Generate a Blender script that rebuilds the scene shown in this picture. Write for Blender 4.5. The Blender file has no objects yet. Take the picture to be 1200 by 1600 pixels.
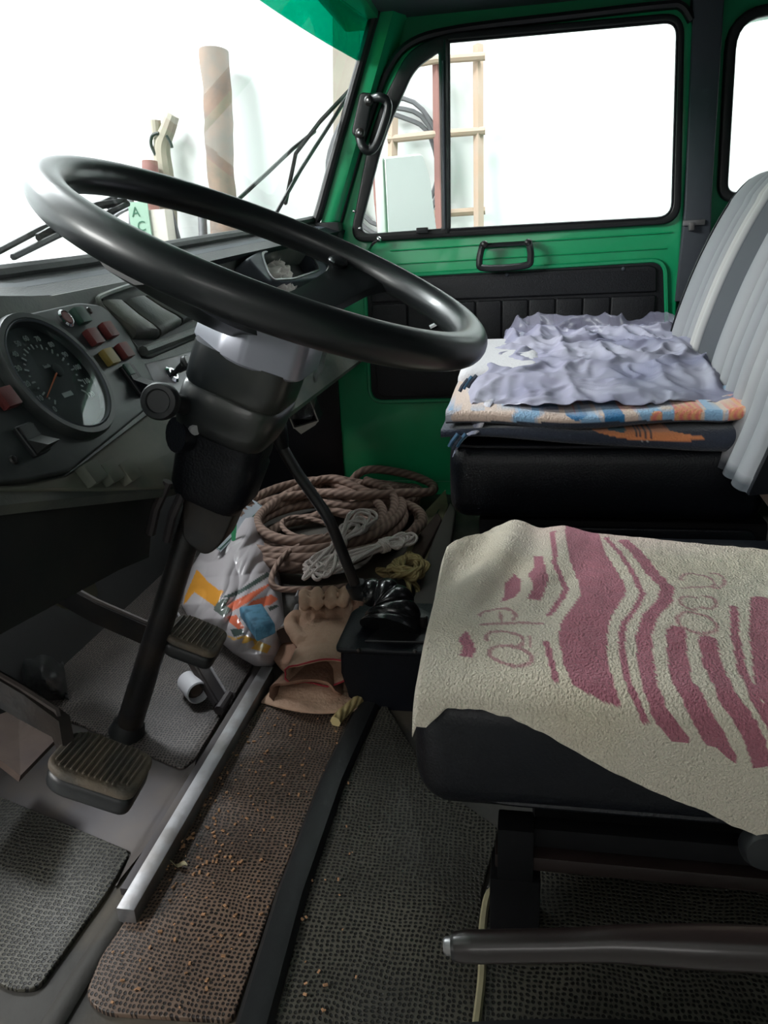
import bpy, bmesh, math, random
from mathutils import Vector as V, Matrix, noise
random.seed(7)
SC = bpy.context.scene
COL = SC.collection
PI = math.pi

# ------------------------------------------------------------------ camera
# world: +X to the passenger door, +Y to the windshield, +Z up; metres
FPX = 1200.0
CAM = V((0, 0, .68))
R_ = V((0.17007316, -0.9844268, -0.04448582))
U_ = V((0.33241572, 0.01481484, 0.9430166))
F_ = V((0.92767177, 0.1751696, -0.32975855))
cd = bpy.data.cameras.new('camera')
cam = bpy.data.objects.new('camera', cd)
COL.objects.link(cam)
cam.matrix_world = Matrix(((R_.x, U_.x, -F_.x, CAM.x), (R_.y, U_.y, -F_.y, CAM.y), (R_.z, U_.z, -F_.z, CAM.z), (0, 0, 0, 1)))
cd.sensor_fit = 'VERTICAL'; cd.sensor_height = 24; cd.lens = 24 * FPX / 1600
cd.clip_start = .02
SC.camera = cam
# ------------------------------------------------------------------ world and exposure
SC.view_settings.view_transform = 'Standard'
SC.view_settings.look = 'None'
SC.view_settings.gamma = 1
SC.view_settings.use_curve_mapping = False
SC.view_settings.exposure = 0.0
w = bpy.data.worlds.new('world'); SC.world = w
w.use_nodes = True
w.node_tree.nodes['Background'].inputs[0].default_value = (.86, .93, 1, 1)
w.node_tree.nodes['Background'].inputs[1].default_value = .25


def lamp(name, loc, tgt, size, power, col):
    l = bpy.data.lights.new(name, 'AREA'); l.shape = 'RECTANGLE'; l.size, l.size_y = size
    l.energy = power; l.color = col
    o = bpy.data.objects.new(name, l); COL.objects.link(o)
    o.location = loc
    o.rotation_euler = (V(tgt) - V(loc)).to_track_quat('-Z', 'Y').to_euler()
    return o


lamp('ceiling_lamp_light', (2.2, 2.9, 2.62), (2.2, 2.9, 0), (.5, 2.4), 215, (.95, .98, 1))
lamp('ceiling_lamp_light', (2.7, -1.2, 2.62), (2.7, -1.2, 0), (.5, 2.4), 110, (.95, .98, 1))
lamp('added_side_light', (-1.1, 3.4, 2.0), (1.8, -.1, .7), (1.3, .8), 130, (1, .98, .96))  # unseen area light added at front-left, shining in through the windshield
lamp('added_side_light', (-2.3, .3, 1.7), (2, .1, .8), (1.4, .5), 9, (1, .98, .96))  # weak fill light added on the driver side, no fitting


# ------------------------------------------------------------------ point helpers
def ray(px, py):
    return R_ * ((px - 600) / FPX) + U_ * ((800 - py) / FPX) + F_


def at(px, py, X=None, Y=None, Z=None):
    d = ray(px, py)
    t = (X - CAM.x) / d.x if X is not None else (Y - CAM.y) / d.y if Y is not None else (Z - CAM.z) / d.z
    return CAM + d * t


def onp(px, py, p, n):
    d = ray(px, py); return CAM + d * ((V(p) - CAM).dot(V(n)) / d.dot(V(n)))


class Fr:
    def __init__(s, o, ex, ey):
        s.o = V(o); s.x = V(ex).normalized(); s.z = s.x.cross(V(ey)).normalized(); s.y = s.z.cross(s.x)
        s.m = Matrix(((s.x.x, s.y.x, s.z.x, s.o.x), (s.x.y, s.y.y, s.z.y, s.o.y), (s.x.z, s.y.z, s.z.z, s.o.z), (0, 0, 0, 1)))

    def __call__(s, a, b, c=0): return s.o + s.x * a + s.y * b + s.z * c

    def inv(s, p): d = V(p) - s.o; return (d.dot(s.x), d.dot(s.y), d.dot(s.z))

    def px(s, px, py): a = s.inv(onp(px, py, s.o, s.z)); return (a[0], a[1])


WF = Fr((0, 0, 0), (1, 0, 0), (0, 1, 0))

# ------------------------------------------------------------------ materials
MATS = {}


def mat(name, col, rough=.5, metal=0, bump=None, var=None, coat=0, alpha=None, attr=False, emit=None, sheen=0, spec=.5):
    m = bpy.data.materials.new(name); m.use_nodes = True; MATS[name] = m
    nt = m.node_tree; b = nt.nodes['Principled BSDF']; N = nt.nodes.new; L = nt.links.new
    c4 = (*col, 1)
    b.inputs['Base Color'].default_value = c4
    b.inputs['Roughness'].default_value = rough
    b.inputs['Metallic'].default_value = metal
    b.inputs['Specular IOR Level'].default_value = spec
    if coat: b.inputs['Coat Weight'].default_value = coat; b.inputs['Coat Roughness'].default_value = .08
    if sheen: b.inputs['Sheen Weight'].default_value = sheen
    if alpha is not None: b.inputs['Alpha'].default_value = alpha
    if emit: b.inputs['Emission Color'].default_value = c4; b.inputs['Emission Strength'].default_value = emit
    tc = N('ShaderNodeTexCoord')
    src = None
    if attr:
        a = N('ShaderNodeAttribute'); a.attribute_name = 'Col'; src = a.outputs['Color']
        L(src, b.inputs['Base Color'])
    if var:
        sc, c2, amt = var
        n = N('ShaderNodeTexNoise'); n.inputs['Scale'].default_value = sc; n.inputs['Detail'].default_value = 5
        L(tc.outputs['Object'], n.inputs['Vector'])
        r = N('ShaderNodeMapRange'); r.inputs[1].default_value = .42; r.inputs[2].default_value = .62; r.inputs[4].default_value = amt
        L(n.outputs['Fac'], r.inputs[0])
        mx = N('ShaderNodeMix'); mx.data_type = 'RGBA'
        L(r.outputs[0], mx.inputs[0]); mx.inputs[6].default_value = c4; mx.inputs[7].default_value = (*c2, 1)
        if src: L(src, mx.inputs[6])
        L(mx.outputs[2], b.inputs['Base Color'])
    if bump:
        sc, st = bump
        n = N('ShaderNodeTexNoise'); n.inputs['Scale'].default_value = sc; n.inputs['Detail'].default_value = 3
        L(tc.outputs['Object'], n.inputs['Vector'])
        bp = N('ShaderNodeBump'); bp.inputs['Strength'].default_value = st; bp.inputs['Distance'].default_value = .004
        L(n.outputs['Fac'], bp.inputs['Height']); L(bp.outputs[0], b.inputs['Normal'])
    return m


def glassmat(name, col, gloss):
    m = bpy.data.materials.new(name); m.use_nodes = True; MATS[name] = m
    nt = m.node_tree; nt.nodes.clear(); N = nt.nodes.new; L = nt.links.new
    o = N('ShaderNodeOutputMaterial'); t = N('ShaderNodeBsdfTransparent'); g = N('ShaderNodeBsdfGlossy'); mx = N('ShaderNodeMixShader')
    f = N('ShaderNodeFresnel'); f.inputs[0].default_value = 1.35
    mu = N('ShaderNodeMath'); mu.operation = 'MULTIPLY'; mu.inputs[1].default_value = gloss
    t.inputs[0].default_value = (*col, 1); g.inputs['Roughness'].default_value = .02
    L(f.outputs[0], mu.inputs[0]); L(mu.outputs[0], mx.inputs[0]); L(t.outputs[0], mx.inputs[1]); L(g.outputs[0], mx.inputs[2]); L(mx.outputs[0], o.inputs[0])
    return m


def filmmat(name, col, tr, attr=False, gl=.12):
    # thin plastic film / sheer cloth: part diffuse, part see-through, some gloss
    m = bpy.data.materials.new(name); m.use_nodes = True; MATS[name] = m
    nt = m.node_tree; nt.nodes.clear(); N = nt.nodes.new; L = nt.links.new
    o = N('ShaderNodeOutputMaterial'); t = N('ShaderNodeBsdfTransparent'); d = N('ShaderNodeBsdfDiffuse'); g = N('ShaderNodeBsdfGlossy')
    m1 = N('ShaderNodeMixShader'); m2 = N('ShaderNodeMixShader')
    d.inputs[0].default_value = (*col, 1); g.inputs['Roughness'].default_value = .22
    m1.inputs[0].default_value = gl; m2.inputs[0].default_value = tr
    L(d.outputs[0], m1.inputs[1]); L(g.outputs[0], m1.inputs[2]); L(m1.outputs[0], m2.inputs[1]); L(t.outputs[0], m2.inputs[2]); L(m2.outputs[0], o.inputs[0])
    if attr:
        a = N('ShaderNodeAttribute'); a.attribute_name = 'Col'; L(a.outputs['Color'], d.inputs[0]); L(a.outputs['Alpha'], m2.inputs[0])
    return m


def rubbermat(name, col, dirt, scale=205.0, amt=1.0):
    # moulded rubber matting: a field of small round pips, dust between
    m = bpy.data.materials.new(name); m.use_nodes = True; MATS[name] = m
    nt = m.node_tree; b = nt.nodes['Principled BSDF']; N = nt.nodes.new; L = nt.links.new
    tc = N('ShaderNodeTexCoord')
    wn = N('ShaderNodeTexNoise'); wn.inputs['Scale'].default_value = 9
    L(tc.outputs['Object'], wn.inputs['Vector'])
    ad = N('ShaderNodeVectorMath'); ad.operation = 'MULTIPLY_ADD'; ad.inputs[1].default_value = (.03, .03, 0)
    L(wn.outputs['Color'], ad.inputs[0]); L(tc.outputs['Object'], ad.inputs[2])
    v = N('ShaderNodeTexVoronoi'); v.inputs['Scale'].default_value = scale; v.inputs['Randomness'].default_value = .3; v.voronoi_dimensions = '2D'
    L(ad.outputs[0], v.inputs['Vector'])
    r = N('ShaderNodeMapRange'); r.inputs[1].default_value = .27; r.inputs[2].default_value = .40
    L(v.outputs['Distance'], r.inputs[0])
    n2 = N('ShaderNodeTexNoise'); n2.inputs['Scale'].default_value = 7; n2.inputs['Detail'].default_value = 6
    L(tc.outputs['Object'], n2.inputs['Vector'])
    r2 = N('ShaderNodeMapRange'); r2.inputs[1].default_value = .38; r2.inputs[2].default_value = .62; r2.inputs[3].default_value = .45; r2.inputs[4].default_value = amt
    L(n2.outputs['Fac'], r2.inputs[0])
    mu = N('ShaderNodeMath'); mu.operation = 'MULTIPLY'; L(r.outputs[0], mu.inputs[0]); L(r2.outputs[0], mu.inputs[1])
    mx = N('ShaderNodeMix'); mx.data_type = 'RGBA'; mx.inputs[6].default_value = (*col, 1); mx.inputs[7].default_value = (*dirt, 1)
    L(mu.outputs[0], mx.inputs[0]); L(mx.outputs[2], b.inputs['Base Color'])
    bp = N('ShaderNodeBump'); bp.inputs['Strength'].default_value = .8; bp.inputs['Distance'].default_value = .002
    L(r.outputs[0], bp.inputs['Height']); L(bp.outputs[0], b.inputs['Normal'])
    b.inputs['Roughness'].default_value = .5
    return m


def ropemat(name, c1, c2, scale=60):
    m = bpy.data.materials.new(name); m.use_nodes = True; MATS[name] = m
    nt = m.node_tree; b = nt.nodes['Principled BSDF']; N = nt.nodes.new; L = nt.links.new
    uv = N('ShaderNodeUVMap'); uv.uv_map = 'UVMap'
    wv = N('ShaderNodeTexWave'); wv.inputs['Scale'].default_value = scale; wv.bands_direction = 'DIAGONAL'; wv.inputs['Distortion'].default_value = 1
    L(uv.outputs[0], wv.inputs['Vector'])
    mx = N('ShaderNodeMix'); mx.data_type = 'RGBA'; mx.inputs[6].default_value = (*c1, 1); mx.inputs[7].default_value = (*c2, 1)
    L(wv.outputs['Fac'], mx.inputs[0]); L(mx.outputs[2], b.inputs['Base Color'])
    bp = N('ShaderNodeBump'); bp.inputs['Strength'].default_value = .6; bp.inputs['Distance'].default_value = .002
    L(wv.outputs['Fac'], bp.inputs['Height']); L(bp.outputs[0], b.inputs['Normal'])
    b.inputs['Roughness'].default_value = .85
    return m


GREEN = mat('green_paint', (.012, .43, .17), .3, coat=.4, var=(14, (.010, .37, .145), .5))
GREEN_D = mat('green_body', (.010, .34, .14), .35, coat=.3)
BLACKR = mat('black_rubber', (.012, .013, .014), .42, bump=(60, .15))
BLACKV = mat('black_vinyl', (.004, .005, .008), .38, bump=(320, .2), spec=.3)
TRIMV = mat('trim_vinyl', (.009, .010, .013), .5, bump=(400, .3))
PLAST = mat('black_plastic', (.015, .017, .019), .4, bump=(90, .08))
WHEELM = mat('wheel_plastic', (.010, .012, .013), .36, coat=.12)
DASH = mat('dash_dusty', (.075, .085, .078), .42, var=(12, (.15, .15, .125), .8), bump=(250, .12))
DASHD = mat('dash_dark', (.02, .023, .024), .5, var=(8, (.045, .045, .04), .6))
LEDGE = mat('dash_ledge_dusty', (.17, .165, .13), .6, var=(16, (.11, .125, .10), .8))
CLUST = mat('cluster_plastic', (.03, .036, .037), .42, var=(20, (.055, .06, .058), .6))
PILLG = mat('pillar_grey', (.06, .07, .085), .55)
STEEL = mat('bare_steel', (.33, .33, .34), .38, .8, var=(30, (.2, .18, .16), .5), bump=(80, .1))
STEELD = mat('dull_plate', (.05, .044, .048), .5, .3, var=(10, (.07, .055, .045), .7))
CHROME = mat('chrome', (.7, .7, .72), .12, 1)
SILVER = mat('light_metal', (.42, .41, .43), .4, .2, var=(30, (.3, .28, .28), .5))
IRON = mat('painted_iron', (.015, .015, .016), .35, bump=(60, .2), var=(20, (.05, .035, .025), .4))
RUBPAD = mat('worn_rubber', (.13, .10, .07), .7, bump=(200, .3), var=(25, (.05, .05, .045), .7))
RUSTY = mat('rusty_board', (.085, .055, .042), .75, bump=(40, .3), var=(9, (.05, .03, .028), .7))
DARK = mat('dark_cavity', (.006, .006, .007), .7)
GREYC = mat('seat_fabric', (1, 1, 1), .85, attr=True, sheen=.2)
TOWEL = mat('towelling', (1, 1, 1), .95, attr=True, bump=(420, 1.0), sheen=.15)
FLEECE = mat('printed_fleece', (1, 1, 1), .95, attr=True, bump=(300, .6), sheen=.3)
NAVY = mat('navy_fleece', (.035, .045, .07), .95, bump=(300, .6), sheen=.3)
WHITEF = mat('white_cotton', (.62, .6, .62), .9, bump=(200, .4))
SHEER = filmmat('sheer_lilac', (.52, .50, .62), .12, attr=True, gl=.04)
LEATH = mat('work_leather', (.56, .37, .26), .85, var=(22, (.42, .25, .16), .6), bump=(160, .5))
LEATH2 = mat('brown_leather', (.34, .19, .125), .85, var=(18, (.15, .08, .055), .7), bump=(160, .5))
REDT = mat('red_binding', (.30, .02, .03), .8)
ROPE = ropemat('brown_rope', (.30, .205, .16), (.17, .11, .085), 2.6)
WHITEC = ropemat('white_cord', (.92, .84, .79), (.68, .58, .54), 5)
YELC = ropemat('yellow_rope', (.52, .42, .20), (.34, .25, .10), 3)
BAGM = filmmat('printed_bag', (1, 1, 1), .2, attr=True, gl=.16)
CLEARP = filmmat('clear_plastic', (.35, .36, .38), .72, gl=.35)
REDL = mat('red_lens', (.15, .03, .028), .45)
YELL = mat('yellow_lens', (.30, .22, .06), .45)
GRNL = mat('green_lens', (.025, .07, .05), .45)
ORNG = mat('orange_needle', (.75, .16, .05), .5)
DIALM = mat('dial_face', (.02, .026, .027), .6)
MARK = mat('dial_marks', (.50, .52, .51), .6)
PAPER = mat('paper', (.72, .70, .64), .8, bump=(60, .3))
CARD = mat('old_card', (.30, .27, .16), .8, var=(20, (.22, .2, .13), .6))
TISSUE = mat('tissue', (.70, .63, .58), .9)
WALLM = mat('wall_plaster', (.86, .88, .88), .9, var=(1.3, (.80, .85, .85), .6))
CONC = mat('concrete', (.28, .28, .27), .9, var=(3, (.2, .2, .19), .7))
WOOD = mat('weathered_wood', (.25, .17, .13), .85, var=(11, (.17, .14, .12), .9), bump=(30, .5))
WOODL = mat('ladder_wood', (.48, .37, .29), .8, var=(9, (.5, .35, .25), .7), bump=(30, .3))
WOODB = mat('pale_board', (.42, .37, .31), .85, var=(5, (.36, .32, .27), .7))
WOODR = mat('reddish_wood', (.30, .15, .13), .85, var=(5, (.2, .1, .09), .7))
GREYM = mat('grey_tool_metal', (.16, .16, .17), .5, .4)
PLGRN = mat('pale_green_card', (.28, .42, .33), .7)
DKGRN = mat('dark_green_print', (.03, .12, .07), .7)
MIRR = mat('mirror_back', (.50, .54, .50), .35, .2)
CAN = mat('white_can', (.66, .66, .70), .5)
CRUMB = mat('wood_crumbs', (.38, .21, .11), .9)
GRNP = mat('green_strap', (.03, .36, .14), .5)
BLUEP = mat('blue_packet', (.16, .42, .62), .6, var=(60, (.05, .16, .27), .8))
RUB = rubbermat('rubber_pips', (.010, .009, .009), (.135, .11, .10))
RUB2 = rubbermat('rubber_pips_dusty', (.014, .010, .009), (.165, .11, .078), amt=1.0)
RUB3 = rubbermat('rubber_pips_olive', (.007, .007, .006), (.072, .068, .052), scale=190)
FLOORM = mat('floor_dirty', (.04, .038, .034), .65, var=(9, (.085, .07, .05), .8), bump=(40, .4))
GLASS = glassmat('window_glass', (.97, .985, .98), .16)
TINT = glassmat('tint_band_glass', (.0, .46, .33), .16)
DIALG = glassmat('dial_glass', (.9, .92, .92), .12)
FOAMY = mat('seat_base', (.004, .004, .005), .7, spec=.2)

# ------------------------------------------------------------------ mesh helper
ORIG = {}


class G:
    def __init__(s): s.bm = bmesh.new(); s.uv = s.bm.loops.layers.uv.new('UVMap')

    def box(s, c, sz, fr=WF, bev=0, seg=2):
        r = bmesh.ops.create_cube(s.bm, size=1)
        vs = r['verts']
        for v in vs: v.co = V((v.co.x * sz[0], v.co.y * sz[1], v.co.z * sz[2])) + V(c)
        if bev:
            es = list({e for v in vs for e in v.link_edges})
            q = bmesh.ops.bevel(s.bm, geom=es, offset=bev, segments=seg, profile=.7, affect='EDGES')
            vs = list({v for f in q['faces'] for v in f.verts} | {v for v in vs if v.is_valid})
        for v in vs: v.co = fr(*v.co)
        return s

    def ring(s, pts): return [s.bm.verts.new(p) for p in pts]

    def loft(s, secs, closed=True, caps=True, loop=False, us=None):
        rs = [s.ring(q) for q in secs]; n = len(rs[0])
        prs = list(zip(range(len(rs) - 1), range(1, len(rs))))
        if loop: prs.append((len(rs) - 1, 0))
        for i, j in prs:
            for k in range(n if closed else n - 1):
                k2 = (k + 1) % n
                try:
                    f = s.bm.faces.new((rs[i][k], rs[i][k2], rs[j][k2], rs[j][k]))
                except ValueError: continue
                u0 = us[i] if us else i; u1 = (us[j] if us and j else (us[-1] + .01 if us else i + 1))
                for l, uvv in zip(f.loops, ((u0, k / n), (u0, (k + 1) / n), (u1, (k + 1) / n), (u1, k / n))): l[s.uv].uv = uvv
        if caps and closed and not loop:
            for q in (rs[0], list(reversed(rs[-1]))):
                try: s.bm.faces.new(q)
                except ValueError: pass
        return s

    def tube(s, pts, r, n=10, closed=False, rs=None, caps=True, flat=1.0):
        pts = [V(p) for p in pts]; N = len(pts); secs = []; us = []; acc = 0
        prev = None
        for i in range(N):
            if closed: t = pts[(i + 1) % N] - pts[i - 1]
            else: t = pts[min(i + 1, N - 1)] - pts[max(i - 1, 0)]
            if t.length < 1e-9: t = V((0, 0, 1))
            t.normalize()
            if prev is None:
                up = V((0, 0, 1)) if abs(t.z) < .9 else V((1, 0, 0)); x = up.cross(t).normalized()
            else: x = (prev - t * prev.dot(t)).normalized()
            prev = x; y = t.cross(x)
            rr = rs[i] if rs else r
            secs.append([pts[i] + (x * math.cos(2 * PI * k / n) + y * math.sin(2 * PI * k / n) * flat) * rr for k in range(n)])
            if i: acc += (pts[i] - pts[i - 1]).length
            us.append(acc * 10)
        s.loft(secs, True, caps, closed, us)
        return s

    def lathe(s, prof, fr, n=24, cap=False):
        # prof: list of (radius, height along fr.z)
        secs = [[fr(r * math.cos(2 * PI * k / n), r * math.sin(2 * PI * k / n), h) for k in range(n)] for r, h in prof]
        s.loft(secs, True, cap); return s

    def sphere(s, c, r, n=12, sc=(1, 1, 1), fr=WF):
        m = max(6, n // 2 + 2); secs = []
        for i in range(m + 1):
            a = PI * i / m; q = max(math.sin(a), .02)
            secs.append([fr(c[0] + r * sc[0] * q * math.cos(2 * PI * k / n), c[1] + r * sc[1] * q * math.sin(2 * PI * k / n), c[2] + r * sc[2] * math.cos(a)) for k in range(n)])
        s.loft(secs); return s

    def grid(s, nu, nv, f, th=None):
        # f(u,v)->point; th: vector or function giving the other face's offset
        def layer(off):
            return [[s.bm.verts.new(f(i / nu, j / nv) + (off(i / nu, j / nv) if callable(off) else off)) for j in range(nv + 1)] for i in range(nu + 1)]
        A = layer(V((0, 0, 0)))
        def face(vs, u0, v0):
            fc = s.bm.faces.new(vs)
            return fc
        for i in range(nu):
            for j in range(nv): face((A[i][j], A[i + 1][j], A[i + 1][j + 1], A[i][j + 1]), i, j)
        if th is not None:
            B = layer(th if callable(th) else V(th))
            for i in range(nu):
                for j in range(nv): face((B[i][j + 1], B[i + 1][j + 1], B[i + 1][j], B[i][j]), i, j)
            for i in range(nu):
                face((A[i + 1][0], A[i][0], B[i][0], B[i + 1][0]), 0, 0); face((A[i][nv], A[i + 1][nv], B[i + 1][nv], B[i][nv]), 0, 0)
            for j in range(nv):
                face((A[0][j], A[0][j + 1], B[0][j + 1], B[0][j]), 0, 0); face((A[nu][j + 1], A[nu][j], B[nu][j], B[nu][j + 1]), 0, 0)
        return s

    def plate(s, outer, h0, h1, fr, holes=(), bev=0):
        # flat plate with holes in frame coordinates, bevelled edges
        c = bpy.data.curves.new('tmp', 'CURVE'); c.dimensions = '2D'; c.fill_mode = 'BOTH'
        for poly in [outer, *holes]:
            sp = c.splines.new('POLY'); sp.points.add(len(poly) - 1)
            for p, q in zip(sp.points, poly): p.co = (q[0], q[1], 0, 1)
            sp.use_cyclic_u = True
        c.extrude = max(1e-4, (h1 - h0) / 2 - bev)
        if bev: c.bevel_depth = bev; c.bevel_resolution = 2; c.offset = -bev
        o = bpy.data.objects.new('tmp', c)
        me = bpy.data.meshes.new_from_object(o)
        mid = (h0 + h1) / 2
        for v in me.vertices: v.co = fr(v.co.x, v.co.y, v.co.z + mid)
        s.bm.from_mesh(me)
        bpy.data.objects.remove(o); bpy.data.curves.remove(c); bpy.data.meshes.remove(me)
        return s

    def text(s, body, size, fr, depth=.0004):
        c = bpy.data.curves.new('tmp', 'FONT'); c.body = body; c.size = size; c.align_x = 'CENTER'; c.align_y = 'CENTER'; c.extrude = depth
        c.resolution_u = 3
        o = bpy.data.objects.new('tmp', c); me = bpy.data.meshes.new_from_object(o)
        for v in me.vertices: v.co = fr(v.co.x, v.co.y, v.co.z)
        s.bm.from_mesh(me)
        bpy.data.objects.remove(o); bpy.data.curves.remove(c); bpy.data.meshes.remove(me)
        return s


def tag(o, label=None, cat=None, group=None, kind=None):
    if label: o['label'] = label
    if cat: o['category'] = cat
    if group: o['group'] = group
    if kind: o['kind'] = kind
    return o


def obj(name, g, m, parent=None, label=None, cat=None, group=None, kind=None, paint=None, ang=35, base=None):
    bm = g.bm
    bmesh.ops.remove_doubles(bm, verts=bm.verts, dist=1e-5)
    bmesh.ops.recalc_face_normals(bm, faces=bm.faces)
    for f in bm.faces: f.smooth = True
    for e in bm.edges:
        if len(e.link_faces) == 2 and e.calc_face_angle(0) > math.radians(ang): e.smooth = False
    me = bpy.data.meshes.new(name)
    if parent: org = ORIG[parent.name]
    elif base is not None: org = V(base)
    else:
        lo = [min(v.co[k] for v in bm.verts) for k in range(3)]; hi = [max(v.co[k] for v in bm.verts) for k in range(3)]
        org = V(((lo[0] + hi[0]) / 2, (lo[1] + hi[1]) / 2, lo[2]))
    cols = [paint(v.co) for v in bm.verts] if paint else None
    bm.verts.index_update()
    bmesh.ops.translate(bm, verts=bm.verts, vec=-org)
    bm.to_mesh(me); bm.free()
    if cols:
        at_ = me.color_attributes.new('Col', 'FLOAT_COLOR', 'POINT')
        flat = []
        for c in cols: flat += [c[0], c[1], c[2], c[3] if len(c) > 3 else 1.0]
        at_.data.foreach_set('color', flat)
    me.materials.append(m)
    o = bpy.data.objects.new(name, me); COL.objects.link(o)
    if parent: o.parent = parent
    else: o.location = org
    ORIG[o.name] = org
    return tag(o, label, cat, group, kind)


def thing(name, label, cat, loc, group=None, kind=None):
    o = bpy.data.objects.new(name, None); COL.objects.link(o); o.empty_display_size = .05
    o.location = loc; ORIG[o.name] = V(loc)
    return tag(o, label, cat, group, kind)


def rnd(poly, r, n=4):
    # rounds the corners of a 2D polygon; r number or list
    out = []; N = len(poly)
    for i, p in enumerate(poly):
        rr = r[i] if isinstance(r, (list, tuple)) else r
        p = V((p[0], p[1])); a = V(poly[i - 1][:2]); b = V(poly[(i + 1) % N][:2])
        da = (a - p); db = (b - p); d = min(rr, da.length * .45, db.length * .45)
        if d < 1e-5: out.append((p.x, p.y)); continue
        s0 = p + da.normalized() * d; s1 = p + db.normalized() * d
        for k in range(n + 1):
            t = k / n; q = s0 * (1 - t) ** 2 + p * 2 * t * (1 - t) + s1 * t * t
            out.append((q.x, q.y))
    return out


def crs(pts, n=6, closed=False):
    # Catmull-Rom through points
    P = [V(p) for p in pts]; N = len(P); out = []
    for i in range(N if closed else N - 1):
        p0 = P[i - 1] if (closed or i) else P[0]; p1 = P[i]; p2 = P[(i + 1) % N]; p3 = P[(i + 2) % N] if (closed or i + 2 < N) else P[-1]
        for k in range(n):
            t = k / n
            out.append(.5 * ((2 * p1) + (p2 - p0) * t + (2 * p0 - 5 * p1 + 4 * p2 - p3) * t * t + (3 * p1 - p0 - 3 * p2 + p3) * t ** 3))
    if not closed: out.append(P[-1])
    return out


def inpoly(x, y, poly):
    c = False; j = len(poly) - 1
    for i in range(len(poly)):
        xi, yi = poly[i]; xj, yj = poly[j]
        if (yi > y) != (yj > y) and x < (xj - xi) * (y - yi) / (yj - yi) + xi: c = not c
        j = i
    return c


def interp(x, xs, ys):
    if x <= xs[0]: return ys[0]
    for i in range(1, len(xs)):
        if x <= xs[i]:
            t = (x - xs[i - 1]) / (xs[i] - xs[i - 1]); return ys[i - 1] * (1 - t) + ys[i] * t
    return ys[-1]


def nz(x, y, z=0): return noise.noise(V((x, y, z)))


def inset(poly, d):
    # grows (d>0) or shrinks a polygon about its outline (simple vertex normals)
    N = len(poly); ar = sum(poly[i - 1][0] * poly[i][1] - poly[i][0] * poly[i - 1][1] for i in range(N)); sg = 1 if ar > 0 else -1
    out = []
    for i in range(N):
        a = V(poly[i - 1]); p = V(poly[i]); b = V(poly[(i + 1) % N])
        e1 = (p - a); e2 = (b - p)
        if e1.length < 1e-7 or e2.length < 1e-7: out.append((p.x, p.y)); continue
        e1.normalize(); e2.normalize()
        n = V((e1.y + e2.y, -e1.x - e2.x)) * sg
        if n.length < 1e-6: out.append((p.x, p.y)); continue
        n.normalize(); k = d / max(.4, n.dot(V((e1.y, -e1.x)) * sg)); out.append((p.x + n.x * k, p.y + n.y * k))
    return out

# ================================================================== THE GARAGE
def sbox(name, lo, hi, m, parent=None, bev=0, kind='structure'):
    c = [(a + b) / 2 for a, b in zip(lo, hi)]; s_ = [b - a for a, b in zip(lo, hi)]
    return obj(name, G().box(c, s_, bev=bev), m, parent, kind=None if parent else kind)


sbox('ground', (-2.4, -4, -.85), (3.5, 4.6, -.75), CONC)
sbox('wall_garage_right', (3.4, -4, -.75), (3.5, 4.6, 2.8), WALLM)
sbox('wall_garage_front', (-2.4, 4.5, -.75), (3.4, 4.6, 2.8), WALLM)
sbox('wall_garage_left', (-2.5, -4, -.75), (-2.4, 4.6, 2.8), CONC)
sbox('wall_garage_back', (-2.4, -4.1, -.75), (3.4, -4, 2.8), WALLM)
sbox('ceiling_garage', (-2.4, -4, 2.7), (3.4, 4.5, 2.8), WALLM)

# ================================================================== THE CAB
DX = 2.08
DF = Fr((DX, 0, 0), (0, 1, 0), (0, 0, 1))      # door plane: a = Y, b = Z, c = outwards


def dp(*pp): return [DF.px(*p) for p in pp]


glass_main = rnd(dp((704, 359), (1047, 340), (1055, 38), (703, 70)), [.004, .035, .03, .004], 6)
glass_q = rnd(dp((565, 366), (692, 357), (687, 86), (650, 112), (604, 215)), [.035, .006, .006, .03, .06], 6)
seal_out = rnd(dp((549, 380), (1060, 350), (1066, 24), (696, 57), (640, 82), (585, 195)), [.05, .05, .045, .03, .05, .07], 7)
door_out = rnd(dp((520, 360), (572, 200), (606, 108), (642, 66), (720, 46), (1062, 8), (1082, 40), (1078, 160), (1060, 420), (1046, 610), (1046, 756), (532, 748)),
               [.0, .05, .04, .03, .03, .04, .02, 0, 0, 0, .04, .04], 5)
door = thing('door_1', None, None, (DX, .05, .04), kind='structure')
trim_poly = rnd(dp((575, 436), (1034, 408), (1040, 612), (583, 623)), [.02, .03, .05, .035], 6)
obj('door_panel', G().plate(door_out, -.018, .015, DF, [inset(glass_main + [], .012), inset(glass_q, .012)], bev=.006), GREEN, door)
# raised crease lines pressed in the sheet under the window
cr = [at(610 + k * 44, 392 - k * 2.9, X=DX - .02) for k in range(11)]
obj('pressed_rib', G().tube(crs(cr, 3), .0035, 8, flat=.5), GREEN, door)
cr = [at(600 + k * 44, 414 - k * 2.6, X=DX - .02) for k in range(11)]
obj('pressed_rib', G().tube(crs(cr, 3), .003, 8, flat=.5), GREEN, door)
obj('window_seal', G().plate(seal_out, -.034, -.016, DF, [glass_main, glass_q], bev=.005), BLACKR, door)
obj('window_lip', G().tube([DF(a, b, -.03) for a, b in glass_main], .0035, 6, closed=True), BLACKV, door)
db = [at(697, 62, X=DX - .03), at(699, 364, X=DX - .03)]
obj('divider_bar', G().tube([db[0], (db[0] + db[1]) / 2, db[1]], .0085, 4, flat=1.3), BLACKR, door)
obj('divider_channel', G().tube([at(692, 95, X=DX - .036), at(695, 358, X=DX - .036)], .0035, 6), PILLG, door)
obj('window_pane', G().plate(inset(glass_main, .004), -.006, -.003, DF), GLASS, door)
obj('quarter_pane', G().plate(inset(glass_q, .004), -.006, -.003, DF), GLASS, door)
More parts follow.
